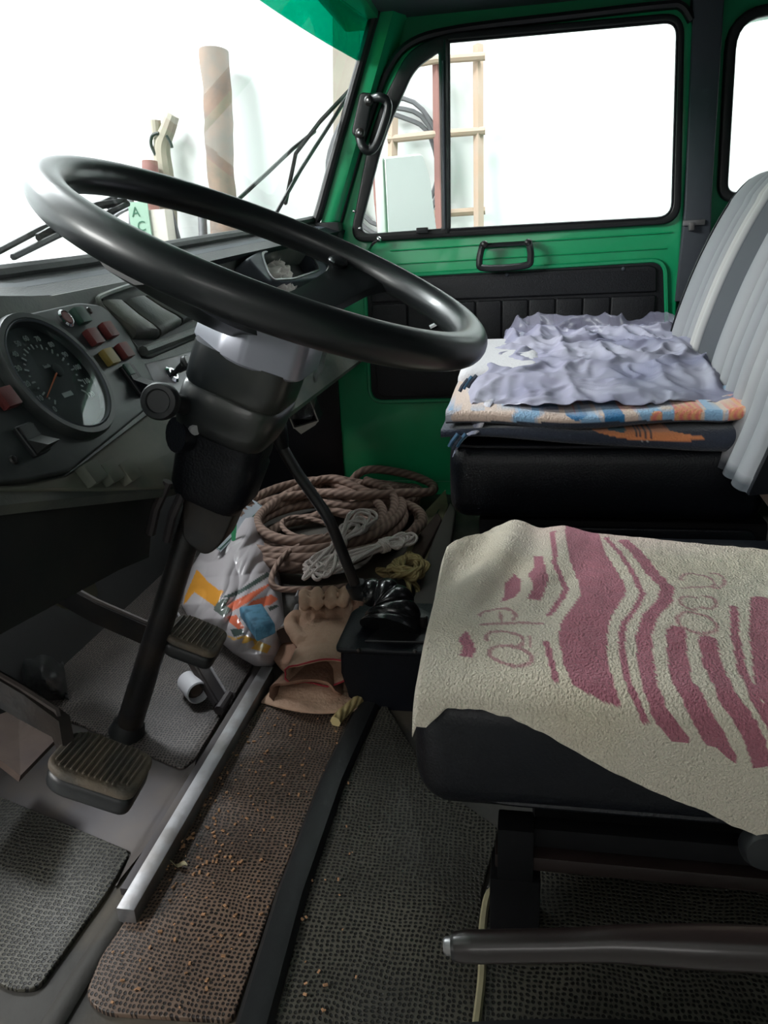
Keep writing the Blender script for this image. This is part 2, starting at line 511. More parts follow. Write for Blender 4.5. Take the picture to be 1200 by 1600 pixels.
# trim panel: backing and padded sections between the stitched seams
obj('trim_backing', G().plate(trim_poly, -.026, -.018, DF, bev=.003), TRIMV, door)
obj('trim_piping', G().tube([DF(a, b, -.024) for a, b in inset(trim_poly, .004)], .006, 6, closed=True), GREEN_D, door)
zA = DF.px(800, 422)[1]; ztop, z1, z2, zbot = .598, .532, .382, .284
yl, yr = .395, -.322
top_slope = .0


def tp(poly, r=.006): return rnd(poly, r, 3)


obj('trim_pad', G().plate(tp([(yl, z1 + .002), (yr, z1 + .006), (yr + .004, ztop - .004), (yr + .02, ztop + .003), (yl, ztop - .006)]), -.034, -.024, DF, bev=.004), TRIMV, door)
xs = [yl, .30, .20, .122, .055, -.012, -.079, -.146, -.213, yr]
for a, b in zip(xs, xs[1:]):
    obj('trim_pad', G().plate(tp([(a - .001, z2 + .002), (b + .001, z2 + .002), (b + .001, z1 - .002), (a - .001, z1 - .002)]), -.034, -.024, DF, bev=.004), TRIMV, door)
obj('trim_pad', G().plate(tp([(yl - .01, zbot), (yr + .01, zbot), (yr, z2 - .002), (yl, z2 - .002)], .02), -.034, -.024, DF, bev=.004), TRIMV, door)
for p in ((792, 429), (974, 420), (1016, 508), (640, 436)):
    c = at(*p, X=DX - .036); obj('trim_screw', G().sphere(c, .005, 8, (.5, 1, 1)), PILLG, door)
# grab handle
hp = [at(x, y, X=DX - a) for x, y, a in ((757, 383, .02), (754, 384, .055), (749, 408, .062), (757, 419, .062), (820, 415, .062), (829, 403, .062), (827, 381, .055), (825, 379, .02))]
obj('grab_handle', G().tube(crs(hp, 5), .0085, 10), PLAST, door)
obj('handle_mount_bar', G().tube([at(757, 384, X=DX - .03), at(825, 380, X=DX - .03)], .006, 8), PLAST, door)
for p in ((757, 382), (825, 379)): obj('handle_bolt', G().sphere(at(*p, X=DX - .062), .009, 10, (.7, 1, 1)), IRON, door)
# window winder knob and quarter light latch
lp = [at(577, 391, X=DX - .03), at(583, 381, X=DX - .05), at(592, 374, X=DX - .055)]
obj('latch_lever', G().tube(crs(lp, 4), .0035, 8), CHROME, door)
obj('latch_tip', G().sphere(lp[-1], .007, 10), CHROME, door)
obj('latch_catch', G().box(at(660, 360, X=DX - .036), (.02, .03, .014), bev=.004), PLAST, door)
wk = [at(668, 487, X=DX - .04), at(700, 500, X=DX - .075), at(690, 512, X=DX - .08)]
obj('winder_handle', G().tube([at(703, 497, X=DX - .03), at(690, 503, X=DX - .07), at(672, 512, X=DX - .075)], .007, 8), CHROME, door)
obj('winder_hub', G().lathe([(.0, .03), (.018, .028), (.022, 0), (.022, -.03)], Fr(at(690, 490, X=DX - .05), (0, 1, 0), (0, 0, -1)), 16, True), PLAST, door)
for p in ((562, 357), (553, 330)): obj('seal_screw', G().sphere(at(*p, X=DX - .036), .004, 8, (.5, 1, 1)), CHROME, door)

# side of the cab round the door, with the rear side window
rearwin = rnd(dp((1136, 300), (1152, 30), (1420, -10), (1420, 320)), [.02, .06, .03, .03], 6)
side = [(.575, .60), (.515, .742), (.325, 1.215), (.31, 1.27), (-1.28, 1.27), (-1.28, -.10), (.98, -.10), (.98, .60)]
obj('wall_right', G().plate(side, .018, .05, DF, [inset(door_out, -.012), rearwin]), GREEN_D, kind='structure')
obj('window_2', G().plate(inset(rearwin, .002), .03, .034, DF), GLASS, kind='structure')
rs_ = obj('trim_1', G().plate(inset(rearwin, .022), -.004, .018, DF, [inset(rearwin, -.002)], bev=.006), BLACKR, kind='structure')
obj('trim_2', G().tube(crs([DF(a, b, -.020) for a, b in dp((524, 372), (532, 350), (552, 278), (574, 205), (607, 115), (645, 70), (720, 49), (880, 30), (1030, 13), (1062, 14), (1078, 36))], 5), .0125, 8, flat=.8), BLACKR, kind='structure')
# B pillar lining
bp_ = dp((1082, -40), (1130, -40), (1108, 310), (1104, 470), (1052, 470), (1066, 330))
obj('trim_3', G().plate(bp_, -.03, .018, DF, bev=.004), PILLG, kind='structure')
lat = thing('door_latch', 'small steel door striker on the grey door post beside the bench backrest', 'latch', at(1085, 348, X=DX - .03))
obj('striker_plate', G().box(at(1084, 348, X=DX - .034), (.008, .05, .012), bev=.002), STEEL, lat)
obj('striker_pin', G().box(at(1080, 354, X=DX - .04), (.02, .012, .018), bev=.003), STEEL, lat)
# roof
sbox('ceiling', (-.02, -1.28, 1.185), (2.10, .36, 1.22), PILLG, bev=.005)
sbox('wall_back', (-.02, -1.32, -.1), (2.12, -1.28, 1.22), PILLG)
sbox('wall_left', (-.05, -1.28, -.1), (-.01, -.62, 1.19), GREEN_D)
# A pillar, right
a0, a1 = at(502, 345, X=2.03), at(600, 0, X=2.03)
b0, b1 = at(545, 345, X=2.075), at(640, 0, X=2.075)


def ext(p, q, z): return p + (q - p) * ((z - p.z) / (q.z - p.z))


secs = []
for z in (.60, .70, .80, .9, 1.0, 1.1, 1.19, 1.24):
    A = ext(a0, a1, z); B = ext(b0, b1, z)
    M = (A + B) / 2 + V((-.016, .0, 0))
    secs.append([A + V((.09, .01, 0)), A, A * .7 + B * .3 + V((-.014, 0, 0)), M + V((-.006, -.004, 0)), A * .25 + B * .75 + V((-.012, 0, 0)), B, B + V((.05, 0, 0))])
obj('trim_4', G().loft(secs), GREEN, kind='structure', ang=60)
# pillar foot cover
ft = at(525, 352, X=2.03)
obj('trim_5', G().box(at(512, 362, X=2.03), (.06, .075, .045), bev=.015), PLAST, kind='structure')
# left A pillar (mirrored), front header
secs = [[V((2.08 - p.x - .03, p.y, p.z)) for p in s_] for s_ in [[ext(a0, a1, z) + V((.05, 0, 0)), ext(a0, a1, z), ext(b0, b1, z), ext(b0, b1, z) + V((.03, 0, 0))] for z in (.6, .9, 1.24)]]
obj('trim_6', G().loft(secs), GREEN, kind='structure')


# windshield
def wyb(X): return .64 - .085 * ((X - 1.04) / .99) ** 2


WX = [.05, .5, .88, 1.1, 1.36, 1.7, 2.03]; WZ = [.742, .69, .664, .672, .690, .713, .742]


def wzb(X): return interp(X, WX, WZ)


def wpt(X, z, off=0): return V((X, wyb(X) - .4 * (z - .68) + off, z))


ws = thing('window_1', None, None, (1.04, .6, .66), kind='structure')
obj('glass', G().grid(30, 8, lambda u, v: wpt(.05 + 1.975 * u, wzb(.05 + 1.975 * u) * (1 - v) + 1.088 * v), V((0, .006, .002))), GLASS, ws)
obj('tint_band', G().grid(30, 4, lambda u, v: wpt(.05 + 1.975 * u, 1.089 + .13 * v), V((0, .006, .002))), TINT, ws)
base = [wpt(x, wzb(x)) for x in [.05 + 1.98 * k / 24 for k in range(25)]]
rt = [ext(a0, a1, z) + V((-.004, .012, .0)) for z in (.75, .85, .95, 1.05, 1.15, 1.22)]
obj('rubber_seal', G().tube(crs(base[:-1] + [base[-1] + V((-.012, .002, .0))] + rt, 3), .012, 10), BLACKR, ws)
sbox('trim_7', (.0, .34, 1.17), (2.12, .44, 1.22), GREEN_D, bev=.01)


# cowl strips between glass and dash
def strip(name, o0, o1, m, th=.01):
    def f(u, v):
        X = .04 + 2.0 * u; p = wpt(X, wzb(X)); a = p + V((0, *o0)); b = p + V((0, *o1)); return a * (1 - v) + b * v
    return obj(name, G().grid(40, 2, f, V((0, .004, -th))), m, kind='structure')


strip('trim_8', (-.008, -.004), (-.026, -.010), BLACKV)
strip('trim_9', (-.028, -.010), (-.044, -.015), PILLG, .012)
strip('trim_10', (-.046, -.015), (-.077, -.026), BLACKV)

# floor, toe board, firewall
fl = thing('floor', None, None, (1.2, -.2, 0), kind='structure')
obj('floor_sheet', G().box((1.25, -.25, -.02), (1.64, 2.06, .04)), FLOORM, fl)
obj('wall_front', G().plate([(.76, -.04), (.78, 0), (.97, .20), (.97, .66), (1.0, .66), (1.0, -.04)], 0, 1.66, Fr((.42, 0, 0), (0, 1, 0), (0, 0, 1))), DARK, kind='structure')
sbox('trim_11', (2.055, .50, 0), (2.078, .97, .62), BLACKV, bev=.004)


def F0(px, py, z=0): p = at(px, py, Z=z); return (p.x, p.y)


FL = Fr((0, 0, 0), (1, 0, 0), (0, 1, 0))


def floorplate(name, px, h, m, r=.01, z0=0.0, parent=fl, bev=.0015):
    return obj(name, G().plate(rnd([F0(*p) for p in px], r, 4), z0, z0 + h, FL, bev=bev), m, parent)


floorplate('rubber_mat', [(60, 1108), (285, 1207), (306, 1190), (395, 1045), (420, 940), (330, 870), (120, 900), (0, 1000), (0, 1085)], .006, RUB, [.01, .01, .005, .01, .01, .01, .01, .01, .01])
floorplate('rubber_mat', [(-40, 1232), (206, 1336), (165, 1405), (60, 1552), (20, 1552), (-40, 1520)], .006, RUB3, [0, .012, 0, .02, .01, 0])
floorplate('rubber_mat', [(418, 1080), (560, 1098), (495, 1240), (425, 1420), (365, 1602), (165, 1590), (133, 1565), (160, 1500), (235, 1390), (420, 1085)], .007, RUB2, [.005, .01, .01, .01, .01, .01, .02, .01, .005, .005])
floorplate('rubber_mat', [(600, 1100), (680, 1230), (780, 1300), (752, 1400), (746, 1610), (420, 1610), (470, 1440), (525, 1260)], .006, RUB3, .01)
floorplate('rubber_mat', [(790, 1352), (1300, 1360), (1300, 1660), (755, 1620), (757, 1400)], .010, RUB3, .012)
obj('mat_edge', G().tube(crs([at(*p, Z=.012) for p in ((776, 1385), (762, 1400), (754, 1450), (753, 1520), (748, 1570), (743, 1610))], 4), .004, 6), CARD, fl)
floorplate('metal_plate', [(95, 1128), (308, 1185), (300, 1240), (180, 1390), (205, 1335), (-30, 1240), (-30, 1200), (55, 1190)], .003, STEELD, .004)
# low folded seam ridges running across the floor
obj('floor_ridge', G().tube([at(575, 1100, Z=.006), at(520, 1220, Z=.008), at(455, 1400, Z=.008), at(395, 1610, Z=.008)], .018, 8, flat=.45), BLACKR, fl)
obj('floor_ridge', G().tube([at(195, 1420, Z=.003), at(130, 1520, Z=.003), at(75, 1610, Z=.003)], .012, 8, flat=.4), FLOORM, fl)
s0, s1 = at(196, 1424, Z=.022), at(418, 1044, Z=.022)
dv = (s1 - s0).normalized()
al = thing('floor_sill_strip', 'long bare aluminium strip across the rubber floor mats beside the clutch pedal', 'strip', (.57, .41, .005))
fr_s = Fr(s0, dv, (0, 1, 0)); Ls = (s1 - s0).length
obj('strip_bar', G().box((Ls / 2, 0, -.008), (Ls, .021, .022), fr_s, bev=.002), STEEL, al)
obj('strip_flange', G().box((Ls / 2 + .02, .018, -.012), (Ls - .03, .016, .010), fr_s, bev=.001), STEELD, al)
obj('door_sill', G().tube(crs([at(*p, Z=.03) for p in ((480, 1720), (560, 1660), (700, 1636), (900, 1628), (1200, 1640), (1500, 1690))], 4), .02, 8, flat=.6), BLACKR, kind='structure')
bpy.data.objects['door_sill'].name = 'trim_12'
# crumbs: too many and too small to lift singly
g = G()
for k in range(420):
    t = random.random()
    px = 330 + 170 * random.random() - 190 * t + random.gauss(0, 30); py = 1110 + 300 * t + random.gauss(0, 40)
    if k % 3 == 0: px, py = random.uniform(170, 560), random.uniform(1100, 1580)
    if px < 415 - (py - 1050) * .62: continue
    p = at(px, py, Z=.0085); s_ = random.uniform(.0008, .0026)
    g.box((0, 0, 0), (s_ * 1.8, s_, s_ * .6), Fr(p, (math.cos(k), math.sin(k), .2), (-math.sin(k), math.cos(k), .1)))
tag(obj('wood_crumbs', g, CRUMB), 'scattered reddish wood crumbs on the brown rubber floor mat', 'crumbs', kind='stuff')
lf = thing('dry_leaf', 'small curled dry leaf on the brown mat beside the aluminium strip', 'leaf', at(283, 1353, Z=.008))
obj('leaf_blade', G().grid(6, 4, lambda u, v: at(283, 1353, Z=.010) + V(((v - .5) * .008 * math.sin(PI * u + .1), (u - .5) * .016, .004 * abs(v - .5) + .002 * math.sin(6 * u))), V((0, 0, .0006))), CARD, lf)
obj('leaf_stem', G().tube([at(274, 1352, Z=.012), at(262, 1340, Z=.010)], .0006, 5), CARD, lf)

# ================================================================== DASHBOARD
PF = Fr((.794, .516, .557), (1, 0, 0), (0, .515, .857))   # instrument face plane, c towards the driver
dash = thing('dashboard', 'long dusty grey-green moulded dashboard below the windshield behind the steering wheel', 'dashboard', (1.0, .55, .31))


def fz(Y): return .557 + 1.664 * (Y - .516)


def fy(z): return .516 + (z - .557) / 1.664


def dsec(X):
    zl = interp(X, [.05, .58, .86, .95, 2.05], [.50, .474, .402, .395, .395]); Yl = fy(zl)
    zb = wzb(X) - .026; Yb = wyb(X) - .075
    zt = min(.62, zb - .01); Yt = fy(zt)
    return [V((X, Yb + .05, zb)), V((X, Yb, zb)), V((X, Yt + .004, zt + .012)), V((X, Yt, zt)), V((X, Yl, zl)), V((X, Yl + .004, zl - .010)), V((X, Yl + .03, zl - .012)), V((X, Yl + .2, zl - .012))]


obj('dash_body', G().loft([dsec(.04 + 2.02 * k / 60) for k in range(61)], True), DASH, dash, ang=28)
# dusty knee ledge beneath the instruments
lo_ = [PF.px(*p) for p in ((-60, 764), (35, 760), (102, 745), (240, 640), (300, 600), (400, 640), (290, 700), (262, 764), (150, 768), (-60, 768))]
obj('knee_ledge', G().plate(rnd(lo_, .004), -.01, .004, PF, bev=.003), LEDGE, dash)
# little switch tabs on the ledge
for p in ((133, 747), (161, 746), (189, 745)):
    c = PF.px(*p)
    q = obj('tab_switch', G().box((c[0], c[1], .010), (.026, .024, .014), PF, bev=.003), LEDGE, dash)
    obj('tab_side', G().box((c[0] + .0155, c[1] + .001, .006), (.004, .022, .012), PF, bev=.001), DARK, q)
# lower case under the ledge
g = G()
g.loft([[V((X, fy(.44) + .035, .47)), V((X, fy(.44) + .04, zb_)), V((X, .62, zb_)), V((X, .62, .47))] for X, zb_ in ((.05, .36), (.58, .345), (.80, .315), (.875, .30), (.89, .33), (.90, .36), (2.05, .34))])
obj('lower_case', g, DASHD, dash)
# instrument panel
cl_ = [(-60, 512), (20, 500), (115, 479), (152, 483), (186, 516), (242, 616), (237, 632), (102, 742), (34, 757), (-60, 764)]
cp = obj('instrument_panel', G().plate(rnd([PF.px(*p) for p in cl_], [0, .02, .01, .012, .012, .006, .008, .008, .01, 0]), -.004, .010, PF, bev=.003), CLUST, dash)
# speedometer
_pn = PF(0, 0, .018); _t = (_pn - CAM).dot(PF.z) / (PF.o - CAM).dot(PF.z); PS = Fr(CAM + (PF.o - CAM) * _t - PF.z * .018, PF.x, PF.y); PF0 = PF; PF = PS
sp = obj('speedometer', G().lathe([(.0775, .008), (.0775, .016), (.075, .022), (.069, .022), (.066, .018), (.063, .011), (.060, .010)], PF, 48), CLUST, dash)
obj('bezel_ring', G().lathe([(.0655, .0205), (.067, .0225), (.0685, .0205), (.067, .0195)], PF, 48), PILLG, sp)
obj('dial', G().lathe([(.0, .0115), (.0625, .0115), (.0625, .0095)], PF, 40), DIALM, sp)
g = G()
for k in range(13):
    a = math.radians(222 - k * 21.8); R1 = .049
    g.text(str(k * 10), .0092, Fr(PF(R1 * math.cos(a), R1 * math.sin(a), .0121), PF.x, PF.y))
obj('numerals', g, MARK, sp)
g = G()
for k in range(25):
    a = math.radians(222 - k * 10.9); l = .006 if k % 2 == 0 else .003
    fr = Fr(PF(.0385 * math.cos(a), .0385 * math.sin(a), .0122), PF.x * math.cos(a) + PF.y * math.sin(a), -PF.x * math.sin(a) + PF.y * math.cos(a))
    g.box((0, 0, 0), (l, .0019, .0008), fr)
g.text('km/h', .006, Fr(PF(0, .014, .0121), PF.x, PF.y))
g.box((0, -.022, .0122), (.018, .0055, .0006), PF)
obj('dial_ticks', g, MARK, sp)
n0, n1 = PF.px(77, 588), PF.px(59, 632)
obj('needle', G().loft([[PF(n0[0] + d, n0[1], .0135 + e) for d, e in ((-.002, 0), (.002, 0), (.002, .0015), (-.002, .0015))], [PF(n1[0] + d, n1[1], .0135 + e) for d, e in ((-.0008, 0), (.0008, 0), (.0008, .001), (-.0008, .001))]]), ORNG, sp)
obj('needle_hub', G().lathe([(.0, .0165), (.006, .0160), (.008, .0145), (.008, .011)], Fr(PF(n0[0], n0[1], 0), PF.x, PF.y), 16), DIALM, sp)
obj('dial_glass', G().lathe([(.0, .0198), (.0655, .0192), (.0655, .0182), (.0, .0182)], PF, 40), DIALG, sp)

PF = PF0


def lens(px, py, sx, sy, m, nm='warning_lamp', h=.008, bev=.002):
    c = PF.px(px, py)
    q = obj(nm, G().box((c[0], c[1], .010 + h / 2), (sx, sy, h), PF, bev=bev), m, cp)
    return q


for px, py, m, lb in ((133, 537, REDL, 'dull red warning lamp'), (157, 526, REDL, 'dull red warning lamp'), (182, 558, REDL, 'dull red warning lamp'), (158, 568, YELL, 'amber warning lamp'), (113, 504, GRNL, 'dark green warning lamp'), (-5, 634, REDL, 'dull red warning lamp')):
    tag(lens(px, py, .021, .021, m, h=.010), lb)
c = PF.px(91, 507); fr = Fr(PF(c[0], c[1], .010), PF.x, PF.y)
obj('push_button', G().lathe([(.0, .006), (.007, .006), (.0085, .003)], fr, 18), REDL, cp, 'red push button')
obj('button_ring', G().lathe([(.0085, .0), (.0115, .0), (.0115, .004), (.0095, .006), (.0085, .004)], fr, 20), CHROME, cp)
for p in ((131, 492), (10, 727)):
    c = PF.px(*p); obj('panel_screw', G().lathe([(.0, .003), (.004, .002), (.005, .0)], Fr(PF(c[0], c[1], .010), PF.x, PF.y), 10), IRON, cp)
# rocker switches
for px, py, sy in ((200, 602, .044), (36, 697, .034)):
    c = PF.px(px, py)
    q = obj('rocker_switch', G().plate(rnd([(c[0] - .013, c[1] - sy / 2), (c[0] + .013, c[1] - sy / 2), (c[0] + .013, c[1] + sy / 2), (c[0] - .013, c[1] + sy / 2)], .003), .008, .016, PF, bev=.002), PLAST, cp)
    obj('rocker', G().loft([[PF(c[0] + x, c[1] + y, h) for y, h in ((sy * .42, .012), (sy * .42, .018), (0, .017), (-sy * .42, .032), (-sy * .45, .012))] for x in (-.0105, .0105)]), BLACKV if sy > .04 else DASHD, q)
c = PF.px(186, 588)
obj('switch_window', G().box((c[0], c[1], .0175), (.013, .016, .003), PF, bev=.001), GRNL, cp)

# heater panel: pillowy louvres over a rolled lip, on the same sloping face
LT = [(150, 474), (187, 473), (222, 465), (256, 455), (292, 441), (335, 424)]
LB = [(196, 527), (236, 527), (271, 508), (306, 491), (344, 474), (392, 452)]
hpoly = [PF.px(*p) for p in ((150, 462), (300, 420), (352, 408), (420, 462), (330, 520), (232, 562), (212, 556))]
hp_ = obj('heater_panel', G().plate(rnd(hpoly, .012), -.004, .004, PF, bev=.003), DASHD, dash)
for i in range(5):
    t0, t1, u0, u1 = [V(PF.px(*p)) for p in (LT[i], LT[i + 1], LB[i], LB[i + 1])]
    ss = []
    for k in range(9):
        f = .04 + .92 * k / 8; A = t0 * (1 - f) + t1 * f; B = u0 * (1 - f) + u1 * f; e = .005 * math.sin(PI * k / 8) ** .5
        row = []
        for q, h in ((1.0, .002), (.98, .006), (.5, .011), (.15, .017), (.0, .018), (-.08, .014), (-.12, .006), (-.1, .002)):
            P = B * (1 - q) + A * q; row.append(PF(P.x, P.y, h + (e if h > .005 else 0)))
        ss.append(row)
    obj('louvre', G().loft(ss), DASH, dash, ang=50)
obj('lip_bar', G().tube([PF(*PF.px(*p), .012) for p in ((214, 556), (262, 538), (310, 520), (380, 488))], .007, 8), DASH, dash)
obj('panel_rim', G().tube(crs([PF(*PF.px(*p), .006) for p in ((208, 548), (172, 505), (150, 476), (160, 464), (230, 440), (330, 410))], 5), .0035, 6), DASH, dash)
# bare metal knob plate below it
obj('knob_plate', G().plate(rnd([PF.px(*p) for p in ((222, 572), (310, 548), (330, 640), (245, 642), (240, 616))], .003), -.002, .0065, PF, bev=.002), SILVER, dash)


def pullknob(px, py, d, r, nm='pull_knob', face=SILVER):
    c = PF.px(px, py); fr = Fr(PF(c[0], c[1], .006), PF.x, PF.y)
    q = obj(nm, G().lathe([(.0, d), (r * .9, d), (r, d - .002), (r, d - .006), (r * .55, d - .012), (r * .42, d - .022), (r * .3, d - .024), (.004, 0)], fr, 20), PLAST, dash)
    obj('knob_face', G().lathe([(.0, d + .0012), (r * .78, d + .0008), (r * .8, d - .001)], fr, 18), face, q)
    obj('knob_collar', G().lathe([(.006, .0), (.013, .0), (.013, .003), (.009, .006), (.006, .006)], fr, 18), CHROME, q)


pullknob(262, 590, .036, .012)
pullknob(306, 571, .024, .010, face=PLAST)
c = PF.px(285, 632); 
# scraps of tape on the dash
obj('tape_scrap', G().plate(rnd([PF.px(*p) for p in ((268, 458), (286, 455), (312, 474), (300, 482), (286, 476))], .004), .016, .019, PF), CARD, dash)
# open ashtray well with its moulded surround
AF = Fr(onp(450, 414, PF.o + V((0, -.045, 0)), PF.z), PF.x, PF.y)
ow = rnd([AF.px(*p) for p in ((380, 408), (400, 396), (436, 383), (480, 380), (512, 384), (536, 420), (500, 440), (440, 446), (412, 444))], .015, 5)
iw = rnd([AF.px(*p) for p in ((403, 404), (440, 389), (473, 390), (492, 424), (450, 438), (416, 440))], .02, 5)
aw = obj('ashtray_surround', G().plate(ow, -.045, .012, AF, [iw], bev=.006), PILLG, dash)
obj('ashtray_rim', G().tube([AF(a, b, .012) for a, b in inset(iw, .004)], .003, 6, closed=True), STEEL, aw)
obj('ashtray_well', G().plate(inset(iw, .002), -.030, -.026, AF), DARK, aw)
tis = thing('crumpled_tissue', 'crumpled whitish paper tissue lying in the dashboard well', 'tissue', AF(-.03, -.03, -.02))


TX, TY = AF.px(444, 430)


def tf(u, v):
    a = (u - .5) * .16; b = (v - .5) * .075 + a * .12
    return AF(TX + a, TY + b, -.016 + .026 * abs(nz(u * 3.1, v * 3.3, 4)) + .022 * (1 - (2 * u - 1) ** 2) * (1 - (2 * v - 1) ** 2) + .012 * nz(u * 9, v * 9, 1))


obj('tissue_sheet', G().grid(26, 18, tf, AF.z * -.0012), TISSUE, tis, ang=80)
# corner vent moulding by the pillar
obj('corner_vent', G().sphere(tuple(at(524, 404, Y=.50)), .055, 18, (1.2, .6, .75)), PLAST, dash)

# ================================================================== STEERING WHEEL
WC = V((.859, .272, .669))
WA = Fr(WC, (0.99935373, -0.01490658, 0.0327095), (0, .90996127, .41469324))   # c = up along the column
wheel = thing('steering_wheel', 'large glossy black steering wheel with a thick rim in front of the dashboard', 'steering wheel', WC)
obj('rim', G().tube([WA(.235 * math.cos(2 * PI * k / 96), .235 * math.sin(2 * PI * k / 96), 0) for k in range(96)], .0195, 20, closed=True), WHEELM, wheel)
for th in (-15, 165):
    a = math.radians(th); dx, dy = math.cos(a), math.sin(a)
    ss = []
    for t in [k / 10 for k in range(11)]:
        rr = .03 + .20 * t; h = -.070 + .062 * (t ** 1.5); wv = .040 - .008 * math.sin(PI * t); tk = .010 - .002 * math.sin(PI * t)
        if t > .85: wv += (t - .85) * .10
        C0 = V((rr * dx, rr * dy, h))
        prof = [(-wv, -.3 * tk), (-wv * .9, tk * .7), (-wv * .5, tk), (wv * .5, tk), (wv * .9, tk * .7), (wv, -.3 * tk), (wv * .6, -tk), (wv * .3, -tk * 1.8), (-wv * .3, -tk * 1.8), (-wv * .6, -tk)]
        ss.append([WA(C0.x - dy * p, C0.y + dx * p, C0.z + q) for p, q in prof])
    s_ = obj('spoke', G().loft(ss), WHEELM, wheel, ang=50)
    q = WA(.205 * dx - dy * .028, .205 * dy + dx * .028, -.006)
    obj('spoke_fillet', G().sphere((0, 0, 0), .014, 12, (1.6, 1, .5), Fr(q, WA.x, WA.y)), WHEELM, s_)
    q = WA(.07 * dx + dy * .012, .07 * dy - dx * .012, -.052)
    obj('spoke_screw', G().lathe([(0, .003), (.004, .003), (.0045, 0)], Fr(q, WA.x, WA.y), 10), PILLG, s_)
obj('hub', G().lathe([(0, -.056), (.035, -.058), (.046, -.064), (.050, -.075), (.050, -.092), (0, -.092)], WA, 32), PLAST, wheel)

# ================================================================== STEERING COLUMN
col_ = thing('steering_column', 'black steering column with a boxy shroud and shaft running down to the pedals', 'steering column', WA(0, 0, -.68))


def sq(s, hu, hv, ou=0, ov=0, n=40, e=4.5):
    out = []
    for k in range(n):
        a = 2 * PI * k / n; c, d = math.cos(a), math.sin(a)
        r = (abs(c) ** e + abs(d) ** e) ** (-1 / e)
        out.append(WA(ou + hu * r * c, ov + hv * r * d, -s))
    return out


def facet(s, k, c=1.0):
    P = [(-.045, -.070), (-.062, -.015), (-.054, .015), (-.022, .058), (.050, .062), (.058, .052), (.058, -.070), (.050, -.078), (-.030, -.078)]
    return [WA(a * k, b * k, -s) for a, b in rnd(P, .006, 3)]


obj('upper_collar', G().loft([facet(.056, .78), facet(.060, .92), facet(.066, .97), facet(.107, 1.0), facet(.110, .96)]), mat('lit_shroud', (.30, .31, .36), .3, .3, coat=.3), col_, ang=25)  # collar lighter than the shroud, window light put into its colour
obj('upper_shroud', G().loft([sq(.106, .055, .060, ov=-.010, e=5), sq(.135, .056, .060, ov=-.010, e=5), sq(.150, .055, .0595, ov=-.010, e=5), sq(.154, .053, .057, ov=-.010, e=5), sq(.156, .055, .0595, ov=-.010, e=5), sq(.19, .056, .059, ov=-.008, e=5), sq(.205, .054, .055, ov=-.008, e=5), sq(.212, .046, .048, ov=-.008, e=4)]), mat('worn_shroud', (.014, .018, .020), .34, coat=.15, var=(9, (.06, .06, .045), .4)), col_, ang=60)
obj('lower_shroud', G().loft([sq(.206, .046, .048, ov=-.012), sq(.222, .047, .051, ov=-.012), sq(.235, .046, .050, ov=-.012), sq(.240, .048, .052, ov=-.013), sq(.285, .046, .049, ov=-.015), sq(.30, .040, .042, ov=-.015)]), BLACKV, col_, ang=50)
# mounting bracket plates and bars below the shroud
obj('column_bracket', G().plate(rnd([(-.055, -.285), (.02, -.29), (.0, -.365), (-.035, -.375), (-.05, -.35)], .012), -.022, .022, Fr(WC, -WA.y * -1, WA.z), bev=.003), IRON, col_)
for dy in (.012, .034):
    obj('bracket_bar', G().tube([WA(-.034, dy, -.29), WA(-.036, dy + .004, -.33), WA(-.030, dy + .004, -.37)], .006, 8), STEELD, col_)
obj('shaft', G().tube([WA(0, 0, -.28), WA(0, 0, -.45), WA(0, 0, -.735)], .0165, 18, rs=[.0160, .0170, .0195]), IRON, col_)
obj('shaft_boot', G().lathe([(.020, -.700), (.023, -.706), (.025, -.715), (.027, -.722)], WA, 20), BLACKR, col_)
# indicator stalk with a round knob
k0, k1 = at(250, 627, X=.765), WA(-.03, .03, -.19)
s1_ = obj('indicator_stalk', G().tube(crs([k0 + (k1 - k0) * .12, k0 + (k1 - k0) * .5 + V((0, 0, .002)), k1], 4), .011, 12, rs=None), PLAST, col_)
kf = Fr(k0, (0.15, -.95, 0), (.2, 0, 1)); 
if kf.z.x > 0: kf = Fr(k0, (-.15, .95, 0), (.2, 0, 1))
obj('stalk_knob', G().lathe([(0, .006), (.012, .006), (.0135, .008), (.0185, .007), (.0205, .003), (.0205, -.008), (.015, -.018), (.009, -.026)], kf, 24), PLAST, s1_)
# ignition barrel
ib = WA(-.040, .035, -.212)
obj('ignition_barrel', G().tube([WA(-.01, .01, -.222), WA(-.048, .036, -.222)], .021, 16), BLACKV, col_)
obj('ignition_rim', G().tube([WA(-.046, .020, -.205), WA(-.056, .012, -.203)], .006, 10), SILVER, col_)

# ================================================================== PEDALS AND CONTROLS
def atD(px, py, D): return CAM + ray(px, py) * D


